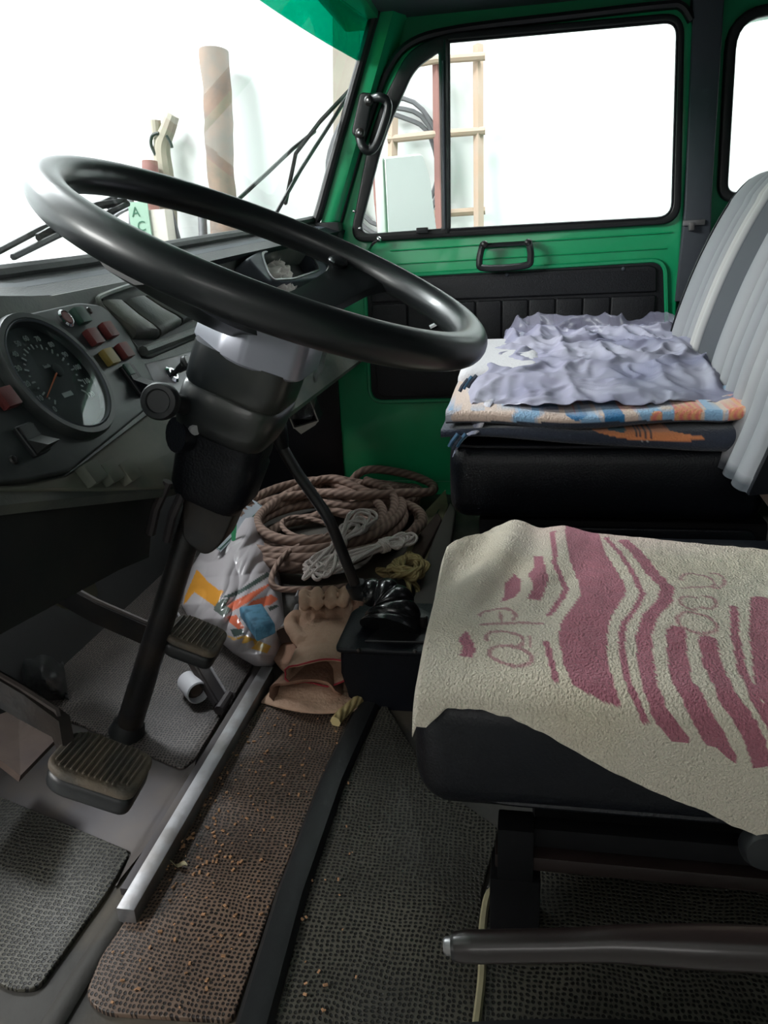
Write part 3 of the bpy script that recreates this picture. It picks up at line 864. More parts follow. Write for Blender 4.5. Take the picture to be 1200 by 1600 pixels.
def pedal(name, label, c, w_, h_, tilt, arm, m=RUBPAD, nr=9):
    t = thing(name, label, 'pedal', c)
    fr = Fr(c, (1, .05, -.05), (0, math.cos(tilt), math.sin(tilt)))
    out = rnd([(-w_ * .92, -h_), (w_ * .92, -h_ * .92), (w_, h_ * .6), (w_ * .7, h_), (-w_ * .7, h_), (-w_, h_ * .6)], [w_ * .4] * 6, 5)
    p = obj('pedal_pad', G().plate(out, -.007, .004, fr, bev=.004), m, t)
    obj('shaded_backing', G().plate(inset(out, -.001), -.028, -.006, fr, bev=.007), BLACKR, p)  # body under the pad, black to carry the shadow of its underside
    for k in range(nr):
        y = -h_ * .78 + 1.58 * h_ * k / (nr - 1); hw = w_ * (.84 if abs(k - nr / 2) < nr * .36 else .68)
        obj('tread_rib', G().box((0, y, .0055), (hw * 2, h_ * .075, .003), fr, bev=.0015, seg=1), m, p)
    g = G(); A = [V(a) for a in arm]
    secs = []
    for i, a in enumerate(A):
        d = (A[min(i + 1, len(A) - 1)] - A[max(i - 1, 0)]).normalized(); up = (V((0, 0, 1)) - d * d.z).normalized(); sd = d.cross(up)
        hh = .017
        secs.append([a + up * hh + sd * .006, a + up * hh - sd * .006, a - up * hh - sd * .006, a - up * hh + sd * .006])
    g.loft(secs)
    a_ = obj('pedal_arm', g, IRON, t)
    ed = [a + V((0, 0, .019)) for a in A]
    obj('pale_edge', G().tube(ed, .0035, 6), STEELD, a_)  # paler line along the top of the arm
    return t


pc = atD(160, 1192, .76)
pedal('clutch_pedal', 'large round ribbed clutch pedal nearest the door with a worn rubber pad', pc, .035, .046, .35,
      [pc + V((.0, .035, -.012)), at(95, 1135, X=pc.x + .02), at(40, 1100, X=pc.x + .03), at(-80, 1030, X=pc.x + .04)], nr=13)
bc = atD(308, 992, 1.09)
pedal('brake_pedal', 'smaller ribbed brake pedal right of the steering shaft', bc, .040, .040, .40,
      [bc + V((.0, .02, -.016)), at(230, 990, X=bc.x + .015), at(150, 955, X=bc.x + .02), at(60, 905, X=bc.x + .03)], nr=10)
ap = thing('accelerator_pedal', 'narrow bare accelerator pedal hinged to the floor behind the brake pedal', 'pedal', at(352, 1102, Z=.008))
q0, q1 = at(350, 1098, Z=.015), at(262, 952, X=1.10)
dv = (q1 - q0).normalized(); L_ = (q1 - q0).length; af = Fr(q0, dv, (1, 0, 0))
obj('pedal_plate', G().box((L_ / 2, 0, 0), (L_, .020, .005), af, bev=.002), STEELD, ap)
obj('pedal_rail', G().box((L_ / 2, .014, .003), (L_, .004, .010), af, bev=.001), SILVER, ap)
obj('pedal_rail', G().box((L_ / 2, -.014, .003), (L_, .004, .010), af, bev=.001), STEELD, ap)
obj('hinge', G().tube([q0 + V((-.022, 0, 0)), q0 + V((.022, 0, 0))], .008, 10), STEELD, ap)
obj('hinge_bolt', G().sphere(at(362, 1086, Z=.014), .006, 8), STEEL, ap)
mc = thing('brake_cylinder', 'dusty olive brake cylinder with a round cap under the dashboard', 'cylinder', at(112, 925, X=1.0))
e0, e1 = at(128, 930, X=.97), at(70, 905, X=1.03)
obj('cylinder_body', G().tube([e0 + (e1 - e0) * .25, e1], .030, 18), mat('olive_dusty', (.07, .065, .04), .7), mc)
obj('cylinder_cap', G().tube([e0, e0 + (e1 - e0) * .22], .026, 18), mat('olive_cap', (.15, .14, .10), .5), mc)
obj('reservoir', G().tube([e1 + V((0, 0, .02)), e1 + V((0, .01, .085))], .022, 14), DASHD, mc)
# board and torn flap beside the clutch
bd = thing('rust_brown_board', 'flat rust brown board leaning on the toe board left of the clutch pedal', 'board', at(45, 1190, Z=.01))
bp = [at(28, 1105, X=.80), at(92, 1150, X=.76), at(32, 1212, X=.66), at(-60, 1140, X=.70)]
n_ = (bp[1] - bp[0]).cross(bp[3] - bp[0]).normalized() * .008
obj('board_sheet', G().loft([bp, [p + n_ for p in bp]]), RUSTY, bd)
tr = at(60, 1050, Z=.03)
tg = thing('torn_rubber_flap', 'black torn rubber flap curled up on the floor at the toe board', 'flap', tr)


def tff(u, v):
    p = at(22 + 75 * v + 10 * u, 1002 + 88 * u + 20 * v * (1 - u), Z=.012 + .055 * math.sin(PI * u) * math.sin(PI * v) + .02 * nz(u * 4, v * 4, 2)); return p


obj('flap_sheet', G().grid(14, 14, tff, V((0, 0, -.005))), BLACKR, tg, ang=60)
ct = at(303, 1075, Z=.026); cf = Fr(ct, (0, .3, 1), (-.6, .6, 0))
cn = thing('white_can', 'white open can lying on the ribbed mat below the brake pedal', 'can', ct - V((0, 0, .022)))
cax = V((-.70, -.68, .15)); cf = Fr(ct, cax.cross(V((0, 0, 1))), V((0, 0, 1)))
if cf.z.dot(cax) < 0: cf = Fr(ct, -cax.cross(V((0, 0, 1))), V((0, 0, 1)))
obj('can_body', G().lathe([(0, -.028), (.017, -.028), (.0185, -.024), (.0185, .018), (.0165, .020), (.0155, .017), (.0155, -.015)], cf, 24), CAN, cn)
obj('can_contents', G().lathe([(0, .008), (.009, .010), (.0155, .004), (.0155, -.01)], cf, 16), RUSTY, cn)

# ------------------------------------------------------------------ gear lever and its box
gb = thing('gear_box_cover', 'black sheet metal box on the floor carrying the gear lever boot', 'box', (1.15, .14, 0))
secs = []
for X in (1.0, 1.003, 1.145):
    e = .004 if X == 1.0 else 0
    secs.append([V((X, .266 - e, .104 - e)), V((X, .268 - e, .06)), V((X, .258, .02)), V((X, .235, .0)), V((X, .03, .0)), V((X, .02 + e, .104 - e))])
obj('box_body', G().loft(secs), BLACKV, gb)
obj('box_lid', G().plate(rnd([(.992, .01), (1.155, .01), (1.155, .245), (1.12, .273), (.992, .273)], .012), .100, .109, FL, bev=.003), BLACKV, gb)
for p in ((560, 1016), (648, 1018)): obj('lid_screw', G().sphere(at(*p, X=.990), .0035, 8), STEELD, gb)
obj('base_plate', G().plate([F0(*p, z=.11) for p in ((570, 1003), (664, 1005), (685, 965), (640, 945))], .108, .113, FL, bev=.002), BLACKR, gb)
bl = at(660, 978, Z=.112)
obj('hold_down_bolt', G().lathe([(0, .018), (.007, .018), (.009, .016), (.009, .0)], Fr(bl, (1, 0, 0), (0, 1, 0)), 12), IRON, gb)
gl = thing('gear_lever', 'tall black bent gear lever with a ribbed rubber boot', 'gear lever', (1.13, .2, .12))
rp = [at(x, y, X=X_) for x, y, X_ in ((436, 690, 1.06), (462, 735, 1.065), (492, 778, 1.07), (512, 808, 1.07), (528, 845, 1.075), (545, 888, 1.08), (560, 925, 1.085))]
obj('lever_rod', G().tube(crs(rp, 4), .0088, 12, rs=None), IRON, gl)
kp = [at(432, 650, X=1.055), at(432, 662, X=1.055), at(436, 680, X=1.058), at(442, 700, X=1.06)]
obj('lever_knob', G().tube(crs(kp, 3), .012, 14, rs=[.004, .009, .0125, .0135, .0145, .0145, .0135, .012, .010, .0085]), WHEELM, gl)
b0_ = at(562, 925, X=1.085); b1_ = at(610, 985, Z=.112); cvm = at(628, 922, X=1.10)
path = []; rr = []
NB = 60
for k in range(NB + 1):
    t = k / NB; path.append(b0_ * (1 - t) ** 2 + cvm * 2 * t * (1 - t) + b1_ * t * t)
    rr.append(.013 + .034 * t ** .8 + .006 * (abs(math.sin(PI * 4.5 * t)) ** .6 - .5) * (1 if t > .05 else 0))
obj('rubber_boot', G().tube(path, 0, 28, rs=rr), mat('boot_rubber', (.013, .013, .014), .22, coat=.3), gl, ang=70)
obj('boot_collar', G().tube([rp[-1] + (rp[-2] - rp[-1]) * .35, rp[-1], b0_ + (cvm - b0_) * .12], .016, 16), BLACKR, gl)

# ------------------------------------------------------------------ handbrake
hb = thing('handbrake_lever', 'dark glossy handbrake lever with a silver push button lying beside the driver seat', 'handbrake', (.47, -.45, .0))
HX = .47
pp = [at(x, y, X=HX) for x, y in ((712, 1479), (760, 1479), (830, 1478), (900, 1477), (960, 1475), (1030, 1477), (1110, 1480), (1200, 1484), (1350, 1492))]
obj('grip', G().tube(crs(pp, 3), .0125, 20, rs=[.0112, .0122] + [.0125] * 8 + [.0127, .0130, .0134, .0138, .0143, .0148, .0153, .0157, .0160] + [.016] * 6), mat('grip_brown_black', (.016, .010, .009), .3, coat=.15), hb)
obj('release_button', G().tube([at(694, 1478, X=HX), at(697, 1478, X=HX), at(712, 1479, X=HX)], .0065, 16, rs=[.006, .0072, .0072]), STEEL, hb)
obj('grip_collar', G().tube([at(707, 1479, X=HX), at(715, 1479, X=HX)], .0108, 16), IRON, hb)
obj('lever_bracket', G().tube([pp[-1], pp[-1] + V((0, -.06, -.01)), V((.47, -.46, .0))], .016, 12), IRON, hb)

# ================================================================== DRIVER SEAT
ds = thing('driver_seat', 'black vinyl driver seat partly covered by the cream and pink towel', 'seat', (.80, -.2, 0))
SX0, SX1, SZ = .585, 1.02, .298


def cushion(x0, x1, y0, y1, z0, z1, r, dome=.012, sagfront=0):
    # rounded cushion as a loft of superelliptic slices along Y
    secs = []; n = 44
    ys = []
    for k in range(9): a = PI / 2 * k / 8; ys.append((y1 - r + r * math.sin(a), r * (1 - math.cos(a))))
    ys = [(y, d) for y, d in reversed(ys)]
    for k in range(1, 8): t = k / 8; ys.append(((y1 - r) * (1 - t) + (y0 + r) * t, 0))
    for k in range(9): a = PI / 2 * k / 8; ys.append((y0 + r - r * math.sin(a), r * (1 - math.cos(a))))
    for y, d in ys:
        cx, cz = (x0 + x1) / 2, (z0 + z1) / 2; hx, hz = (x1 - x0) / 2 - d, (z1 - z0) / 2 - d * .8
        e1 = 9; sec = []
        for i in range(n):
            a = 2 * PI * i / n; c, s_ = math.cos(a), math.sin(a)
            c2 = math.copysign(abs(c) ** (2 / e1), c); s2 = math.copysign(abs(s_) ** (2 / 4.5), s_)
            x = cx + hx * c2; z = cz + hz * s2
            if s_ > 0: z += dome * (1 - ((x - cx) / hx) ** 2) * (1 if d < r * .6 else .3)
            sec.append(V((x, y, z)))
        secs.append(sec)
    return G().loft(secs)


obj('seat_cushion', cushion(SX0, SX1, -.45, .096, .165, SZ, .035), BLACKV, ds, ang=70)
# piping along the top and lower seams
pe = [V((SX0 + .028, Y, SZ - .004)) for Y in (.07, .03, -.02, -.1, -.2, -.3, -.42)]
obj('seam_piping', G().tube(crs([V((.99, .088, SZ - .012)), V((.8, .091, SZ - .012)), V((.64, .090, SZ - .012)), V((.601, .078, SZ - .010))] + [V((SX0 + .010, Y, SZ - .012)) for Y in (.03, -.02, -.1, -.2, -.3, -.42)], 3), .0035, 6), BLACKV, ds)
obj('seam_piping', G().tube(crs([V((.99, .088, .186)), V((.64, .086, .186)), V((.604, .066, .186)), V((.593, .02, .186)), V((.591, -.05, .186)), V((.591, -.42, .186))], 3), .0035, 6), BLACKV, ds)
obj('seat_backrest', cushion(.59, 1.01, -.60, -.49, .22, .80, .035, dome=0), BLACKV, ds, ang=70)
obj('seat_base', G().box((.86, -.235, .085), (.26, .43, .165), bev=.006), FOAMY, ds)
for X in (.625, .99):
    r_ = obj('slide_rail', G().box((X, -.215, .125), (.018, .46, .022), bev=.002), FOAMY, ds)
    obj('rail_lower', G().box((X, -.215, .098), (.030, .47, .016), bev=.002), mat('rail_brown', (.022, .014, .013), .4) if X < .7 else IRON, r_)
    obj('rail_bracket', G().box((X - .004, .000, .105), (.03, .035, .07), bev=.003), FOAMY, r_)
    obj('rail_foot', G().box((X, -.0, .04), (.04, .05, .08), bev=.004), FOAMY, r_)
hn = at(1196, 1322, X=.585)
obj('recline_knob', G().lathe([(0, .012), (.018, .010), (.022, .004), (.022, -.004)], Fr(hn, (0, 1, 0), (0, 0, -1)), 18), PLAST, ds)

# ------------------------------------------------------------------ towel
RC = .036; XE = SX0 - .004; ZT = SZ + .013


def tsec(b):
    # path over the cushion: b runs along X on top, then round the edge and down
    if b >= XE + RC: return b, ZT + .014 * max(0, 1 - ((b - .80) / .184) ** 2)
    s_ = XE + RC - b; al_ = RC * PI / 2
    if s_ < al_: a = s_ / RC; return XE + RC - RC * math.sin(a), ZT - RC + RC * math.cos(a)
    return XE, ZT - RC - (s_ - al_)


def tow(px, py):
    pb = None; d = ray(px, py)
    b = 1.12
    while b > .30:
        x, z = tsec(b); t = (x - CAM.x) / d.x; zr = CAM.z + d.z * t
        if pb is not None and (zr - z) * pb[0] <= 0: return (CAM.y + d.y * t, b)
        pb = (zr - z, b); b -= .002
    return (CAM.y + d.y * t, b)


def cpx(c): return (660 + c[0] / 2.2222, 800 + c[1] / 2.2222)


near = [tow(*p) for p in ((668, 1125), (700, 1096), (750, 1099), (800, 1112), (850, 1132), (900, 1161), (950, 1190), (1000, 1216), (1050, 1236), (1100, 1257), (1150, 1279), (1200, 1300))]
nY = [p[0] for p in near][::-1]; nB = [p[1] for p in near][::-1]
farp = [tow(*p) for p in ((775, 815), (860, 822), (950, 835), (1080, 848), (1200, 862))]
fY = [p[0] for p in farp][::-1]; fB = [p[1] for p in farp][::-1]
Y0, Y1 = .092, -.40
PINK = (.43, .15, .195); PINKL = (.50, .27, .27); CREAM = (.71, .63, .515)
TP = []   # towel print: (kind, points, width, colour) in the towel's own flat coordinates


def tpoly(pts, col=PINK): TP.append(('p', [tow(*cpx(c)) for c in pts], 0, col))


def tline(pts, w_, col=PINK):
    q = [tow(*cpx(c)) for c in pts]; TP.append(('l', q, w_ / 2.2222 * .00072 / 2, col))


def tring(cx, cy, rx, ry, rot, w_, a0=0, a1=360, col=PINKL):
    q = []
    for k in range(21):
        a = math.radians(a0 + (a1 - a0) * k / 20); x, y = rx * math.cos(a), ry * math.sin(a); r = math.radians(rot)
        q.append((cx + x * math.cos(r) - y * math.sin(r), cy + x * math.sin(r) + y * math.cos(r)))
    tline(q, w_, col)


tpoly([(495, 40), (605, 50), (640, 150), (700, 240), (707, 290), (655, 370), (640, 430), (645, 520), (665, 590), (690, 668), (640, 652), (560, 622), (518, 592), (485, 520), (474, 430), (482, 380), (520, 330), (550, 290), (545, 240), (512, 170), (498, 100)])
tline([(452, 70), (460, 190), (500, 258), (484, 290), (440, 352)], 20); tline([(430, 455), (447, 520), (465, 578)], 18)
tpoly([(320, 200), (345, 230), (340, 275), (320, 292), (270, 292), (285, 270), (285, 235)])
tpoly([(385, 138), (420, 150), (425, 190), (437, 240), (427, 270), (410, 300), (362, 300), (385, 270), (368, 215), (390, 190)])
tpoly([(150, 408), (165, 430), (187, 475), (172, 507), (128, 500), (140, 470), (123, 445)])
tline([(640, 90), (690, 150), (740, 230), (765, 290), (740, 340), (700, 390), (690, 430), (700, 520), (720, 600), (770, 712)], 18)
tline([(700, 100), (735, 130), (790, 200), (850, 270), (840, 320), (790, 370), (768, 430), (772, 500), (790, 600), (820, 680), (892, 775)], 44)
tline([(880, 420), (886, 500), (903, 580), (960, 680), (1052, 850)], 54)
tline([(990, 450), (1010, 530), (1060, 640), (1130, 730), (1192, 900)], 50)
tline([(1080, 335), (1085, 430), (1110, 540), (1160, 650), (1230, 770)], 24)
tline([(1176, 310), (1174, 430), (1200, 600), (1260, 760)], 62)
tring(306, 500, 76, 33, 12, 13); tring(285, 440, 66, 30, 8, 12, 150, 420); tline([(206, 382), (300, 378), (416, 382)], 13, PINKL); tring(262, 350, 62, 26, 5, 12, 170, 390)
tline([(270, 340), (275, 372)], 11, PINKL); tline([(372, 432), (376, 470)], 10, PINKL)
tring(954, 392, 70, 30, 12, 12); tring(932, 325, 40, 22, 10, 11, 60, 300); tring(985, 322, 34, 22, 10, 11, -110, 120); tring(955, 240, 60, 26, 10, 11, 160, 400); tline([(900, 270), (1000, 262)], 10, PINKL); tring(1010, 238, 40, 30, 0, 11, -100, 90)


def segd(x, y, a, b):
    ax, ay = a; bx, by = b; dx, dy = bx - ax, by - ay; L2 = dx * dx + dy * dy
    t = 0 if L2 < 1e-12 else max(0, min(1, ((x - ax) * dx + (y - ay) * dy) / L2))
    return math.hypot(x - ax - t * dx, y - ay - t * dy)


for i, t_ in enumerate(TP):
    xs_ = [p[0] for p in t_[1]]; ys_ = [p[1] for p in t_[1]]; m_ = t_[2] + .002
    TP[i] = (*t_, (min(xs_) - m_, max(xs_) + m_, min(ys_) - m_, max(ys_) + m_))


def tcol(Y, b):
    jx = Y + .0010 * nz(Y * 260, b * 260, 3); jy = b + .0010 * nz(Y * 260, b * 260, 8)
    for kind, pts, wd, col, bb in TP:
        if not (bb[0] < jx < bb[1] and bb[2] < jy < bb[3]): continue
        if kind == 'p':
            if inpoly(jx, jy, pts): return col
        else:
            for a, c in zip(pts, pts[1:]):
                if segd(jx, jy, a, c) < wd: return col
    # faint pink wash towards the far edge, age-yellowed towards the rear
    wash = max(0, min(1, (b - .86) / .12)) * max(0, min(1, (-Y + .02) / .08)) * .8
    c = [CREAM[k] * (1 - wash) + (.66, .46, .42)[k] * wash for k in range(3)]
    yel = max(0, nz(Y * 9, b * 9, 5)) * .35
    return (c[0], c[1] * (1 - yel * .1), c[2] * (1 - yel * .3))


NU, NV = 230, 230
TC = {}


def towf(u, v):
    Y = Y0 + (Y1 - Y0) * u
    bn = interp(Y, nY, nB); bf = interp(Y, fY, fB)
    if Y > fY[-1]: bf = fB[-1] - (Y - fY[-1]) * 2.55      # slanting front-left corner
    if Y < nY[0]: bn = nB[0]
    bn += .0015 * nz(Y * 90, 1)
    b = bf * (1 - v) + bn * v
    x, z = tsec(b)
    kb = max(0, min(1, (b - XE - RC) / .05)); amp = .3 + .7 * kb
    # soft folds running across near the front and broad undulation
    fo = .0065 * math.sin(b * 20 + Y * 105 + 3 * nz(b * 4, Y * 4)) * max(0, min(1, (Y + .10) / .12)) * max(0, min(1, (b - .68) / .1))
    z += (fo + .005 * nz(b * 9, Y * 9, 1) + .0016 * nz(b * 60, Y * 60, 2)) * amp
    x -= (.003 + .004 * abs(nz(Y * 12, b * 8, 6))) * max(0, min(1, (XE + RC - b) / .05))
    hang = max(0, Y - .088) * 3
    p = V((x, Y, z - hang))
    TC[(round(p.x, 5), round(p.y, 5), round(p.z, 5))] = (Y, b)
    return p


def tpaint(co):
    k = TC.get((round(co.x, 5), round(co.y, 5), round(co.z, 5)))
    return tcol(*k) if k else CREAM


tw = obj('seat_towel', G().grid(NU, NV, towf, V((0, .001, -.0045))), TOWEL, None, 'cream terry towel with faded pink zigzag stripes spread over the driver seat', 'towel', paint=tpaint, ang=80)

# ================================================================== PASSENGER BENCH
pb = thing('passenger_bench', 'passenger bench with a black vinyl cushion and grey pleated backrest', 'seat', (1.6, -.2, 0))
obj('bench_cushion', cushion(1.18, 2.0, -.37, .115, .235, .385, .03, dome=.02), BLACKV, pb, ang=70)
obj('cushion_piping', G().tube(crs([V((1.98, .112, .378)), V((1.5, .113, .376)), V((1.22, .112, .374)), V((1.19, .098, .372))] + [V((1.184, Y, .371)) for Y in (.02, -.1, -.2, -.34)], 3), .0035, 6), BLACKV, pb)
obj('bench_base', G().box((1.62, -.16, .117), (.78, .46, .232), bev=.01), FOAMY, pb)
obj('base_flap', G().plate(rnd([(-.37, .03), (.095, .03), (.08, .19), (.03, .225), (-.37, .225)], .02), -.004, .006, Fr((1.222, 0, 0), (0, 1, 0), (0, 0, 1)), bev=.003), BLACKV, pb)
XB = [at(1057, 537, Y=-.345).x, at(1093, 545, Y=-.345).x, at(1115, 545, Y=-.345).x]
XB = [1.86, 1.585, 1.45]
GL = (.27, .27, .295); GD = (.040, .045, .057)


def bprof(s):
    P = [(-.30, .34), (-.325, .42), (-.343, .50), (-.374, .60), (-.412, .69), (-.445, .745), (-.48, .775), (-.53, .775), (-.56, .74), (-.575, .60), (-.575, .36)]
    t = s * (len(P) - 1); i = min(int(t), len(P) - 2); f = t - i
    a, b, c, d = P[max(i - 1, 0)], P[i], P[i + 1], P[min(i + 2, len(P) - 1)]
    return [.5 * (2 * b[k] + (c[k] - a[k]) * f + (2 * a[k] - 5 * b[k] + 4 * c[k] - d[k]) * f * f + (3 * b[k] - a[k] - 3 * c[k] + d[k]) * f ** 3) for k in (0, 1)]


PL = [(1.86, 1.735), (1.735, 1.685), (1.685, 1.64), (1.64, 1.612), (1.612, 1.585), (1.45, 1.365), (1.365, 1.315), (1.315, 1.265), (1.265, 1.215), (1.215, 1.165), (1.165, 1.115), (1.115, 1.06)]


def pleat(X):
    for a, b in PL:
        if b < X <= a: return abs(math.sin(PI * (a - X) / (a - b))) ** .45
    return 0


def backf(u, v):
    X = 1.985 - .93 * u; y, z = bprof(v)
    e = max(0, (X - 1.88) / .105); sh = (1 - math.sqrt(max(0, 1 - min(1, e) ** 2)))
    cy, cz = -.46, .50
    y = y + (cy - y) * sh * .55; z = z + (cz - z) * sh * .45 * (1 if z > .5 else .3)
    p = pleat(X)
    if v < .62: y += .010 * p * (1 - sh)
    if v > .45: z += .006 * p * (1 if v < .8 else 0)
    return V((X, y, z))


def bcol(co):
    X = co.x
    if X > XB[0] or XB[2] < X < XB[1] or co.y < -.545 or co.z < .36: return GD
    p = pleat(X); k = .62 + .38 * p  # crease shade and the pale light along the bands are put into the colour
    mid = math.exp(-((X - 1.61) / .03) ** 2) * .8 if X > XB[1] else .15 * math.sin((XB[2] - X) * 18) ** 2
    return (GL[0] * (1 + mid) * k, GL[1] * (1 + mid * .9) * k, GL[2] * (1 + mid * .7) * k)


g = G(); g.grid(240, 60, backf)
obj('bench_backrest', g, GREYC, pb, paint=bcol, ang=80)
obj('back_end_cap', G().plate(rnd([bprof(k / 30) for k in range(31)], 0), -.012, 0.0, Fr((1.0572, 0, 0), (0, 1, 0), (0, 0, 1))), BLACKV, pb)
obj('back_piping', G().tube([backf(.02, k / 30) + V((.004, .002, .002)) for k in range(24)], .004, 6), PILLG, pb)
obj('inner_piping', G().tube([V((XB[0], *bprof(k / 30))) + V((0, .004, .002)) for k in range(22)], .003, 6), BLACKV, pb)
bk = thing('seat_hinge_bracket', 'small tan and steel bracket at the rear corner of the passenger bench', 'bracket', (1.20, -.36, .30))
obj('bracket_plate', G().plate(rnd([(-.375, .27), (-.352, .30), (-.360, .33), (-.385, .345)], .004), -.004, .0, Fr((1.178, 0, 0), (0, 1, 0), (0, 0, 1)), bev=.001), WOOD, bk)
obj('bracket_pin', G().tube([at(1172, 672, X=1.17), at(1184, 688, X=1.17)], .004, 8), STEEL, bk)

# ------------------------------------------------------------------ blankets on the bench


def foldg(Y0_, Y1_, xf, zt, th, xb, ny=70, nn=8):
    # folded cloth: closed section (top, rounded nose at the near edge, underside) swept along Y
    secs = []
    for j in range(ny + 1):
        Y = Y0_ + (Y1_ - Y0_) * j / ny; x0 = xf(Y); z1_ = zt(Y); h = th(Y) / 2; s_ = []
        for k in range(13): t = k / 12; x = xb + (x0 + h - xb) * t; s_.append(V((x, Y, z1_ + .02 * (x - x0) + .004 * nz(x * 12, Y * 12, z1_ * 9))))
        for k in range(1, nn): a = PI / 2 + PI * k / nn; s_.append(V((x0 + h + h * math.cos(a), Y, z1_ - h + h * math.sin(a))))
        for k in range(13): t = 1 - k / 12; x = xb + (x0 + h - xb) * t; s_.append(V((x, Y, z1_ - 2 * h + .012 * max(0, x - x0) * 1)))
        secs.append(s_)
    return G().loft(secs)


NV_ = (.030, .038, .062); ORA = (.72, .25, .10); TEAL = (.015, .10, .15); LBL = (.25, .42, .62); PEA = (.66, .50, .42); DBL = (.02, .16, .36)
def B1(px, py): q = at(px, py, X=1.172); return (q.y, q.z)
o1 = [B1(*p) for p in ((812, 651), (900, 656), (1000, 663), (1020, 672), (1100, 682), (1100, 687), (1000, 690), (960, 683), (900, 668), (850, 662))]
o2 = [B1(*p) for p in ((900, 660), (985, 664), (990, 672), (975, 678), (930, 672))]
o3 = [B1(*p) for p in ((985, 664), (1022, 670), (1018, 686), (995, 684))]


def lowcol(co):
    y, z = co.y, co.z
    if inpoly(y, z, o2): return TEAL
    if inpoly(y, z, o3): return ORA if math.sin(y * 900) > -.5 else NV_
    if inpoly(y, z, o1): return ORA if z > .384 + .0 * y else (NV_ if math.sin(y * 700) < .2 else (.4, .4, .42))
    return NV_


obj('folded_navy_blanket', foldg(.125, -.345, lambda Y: 1.170 + .003 * math.sin(Y * 30), lambda Y: .399 + .004 * math.sin(Y * 14 + 1), lambda Y: interp(Y, [-.345, -.30, -.20, .0, .1], [.020, .036, .026, .018, .012]), 1.9, ny=180, nn=16), FLEECE, None,
    'dark navy fleece blanket with orange leaf pattern folded on the bench cushion edge, lowest layer', 'blanket', paint=lowcol, ang=80)
FB = []
def B2(px, py): q = at(px, py, Z=.421); return (q.x, q.y)
for px, py, rx, ry, c in ((985, 633, 22, 13, ORA), (1075, 643, 23, 13, ORA), (1027, 655, 18, 9, ORA), (895, 628, 16, 8, ORA), (1150, 640, 16, 12, ORA), (960, 650, 16, 6, DBL), (850, 640, 26, 7, DBL), (900, 645, 22, 6, DBL), (940, 630, 18, 7, LBL), (1030, 636, 16, 8, LBL), (1115, 648, 14, 12, LBL)):
    FB.append(([B2(px + rx * math.cos(a * PI / 8), py + ry * math.sin(a * PI / 8)) for a in range(16)], c))


def midcol(co):
    x, y, z = co
    if z < .412: return NV_
    for p, c in FB:
        if inpoly(x, y, p):
            if c is ORA: return (.72, .27 + .1 * math.sin(x * 900 + y * 500), .15)
            return c
    n = nz(x * 25, y * 25, 3)
    return LBL if n > .12 else PEA if n < -.02 else (.48, .48, .55)


obj('floral_blanket', foldg(.118, -.375, lambda Y: 1.176 + .006 * math.sin(Y * 22) + (.02 if Y < -.33 else 0), lambda Y: .424 + .004 * math.sin(Y * 18) + max(0, -Y - .29) * .25, lambda Y: .020, 1.92, ny=200, nn=12), FLEECE, None,
    'pale blue blanket with orange flowers folded between the navy blanket and the sheer lilac cloth', 'blanket', paint=midcol, ang=80)
# white cotton pad under the cloth at the front edge
wp = obj('white_seat_pad', cushion(1.42, 1.90, -.04, .120, .400, .456, .027, dome=.004), WHITEF, None, 'white cotton seat pad showing at the front edge of the bench under the lilac cloth', 'cushion')


def shf(u, v):
    Y = .105 - .065 * v - (.462 - .065 * v) * u; X = 1.215 + .745 * v + .012 * math.sin(u * 17) * (1 - v) + .01 * math.sin(u * 9 + 1)
    z = .4335 + .026 * math.sin(min(1, v * 1.2) * PI / 2) + .008 * nz(X * 6, Y * 6, 2)
    wr = abs(nz(X * 9 + 1.5 * nz(X * 5, Y * 5, 1), Y * 13, 7)); wr2 = abs(nz(X * 20 + 2 * nz(X * 9, Y * 9), Y * 26, 9))
    z += .013 * (1 - min(1, wr * 2.6)) ** 1.5 * (.4 + v) + .005 * (1 - min(1, wr2 * 2.5))
    z += .016 * math.exp(-((Y + .26) / .03) ** 2 - ((X - 1.45) / .08) ** 2)
    z -= .005 * (1 - v) ** 3
    if u < .06: z -= (.06 - u) * .25
    if v > .94: z += .02 * (v - .94) / .06
    return V((X, Y, z))


def shcol(co):
    x, y, z = co
    t = nz(x * 8, y * 8, 5); k = max(0, min(1, .5 + t))
    edge = 1 if (y > .108 or y < -.345) else 0
    a = .06 if not edge else .35
    if x > 1.90: a = .6
    r = nz(x * 45, y * 45, 2)
    b = 1.12 if r > .33 else 1
    return ((.24 + .18 * k) * b, (.235 + .17 * k) * b, (.34 + .16 * k) * b, a)


obj('sheer_lilac_cloth', G().grid(120, 130, shf, V((0, 0, -.0008))), SHEER, None, 'crumpled sheer lilac cloth with shiny threads lying on top of the bench blankets', 'cloth', paint=shcol, ang=180)
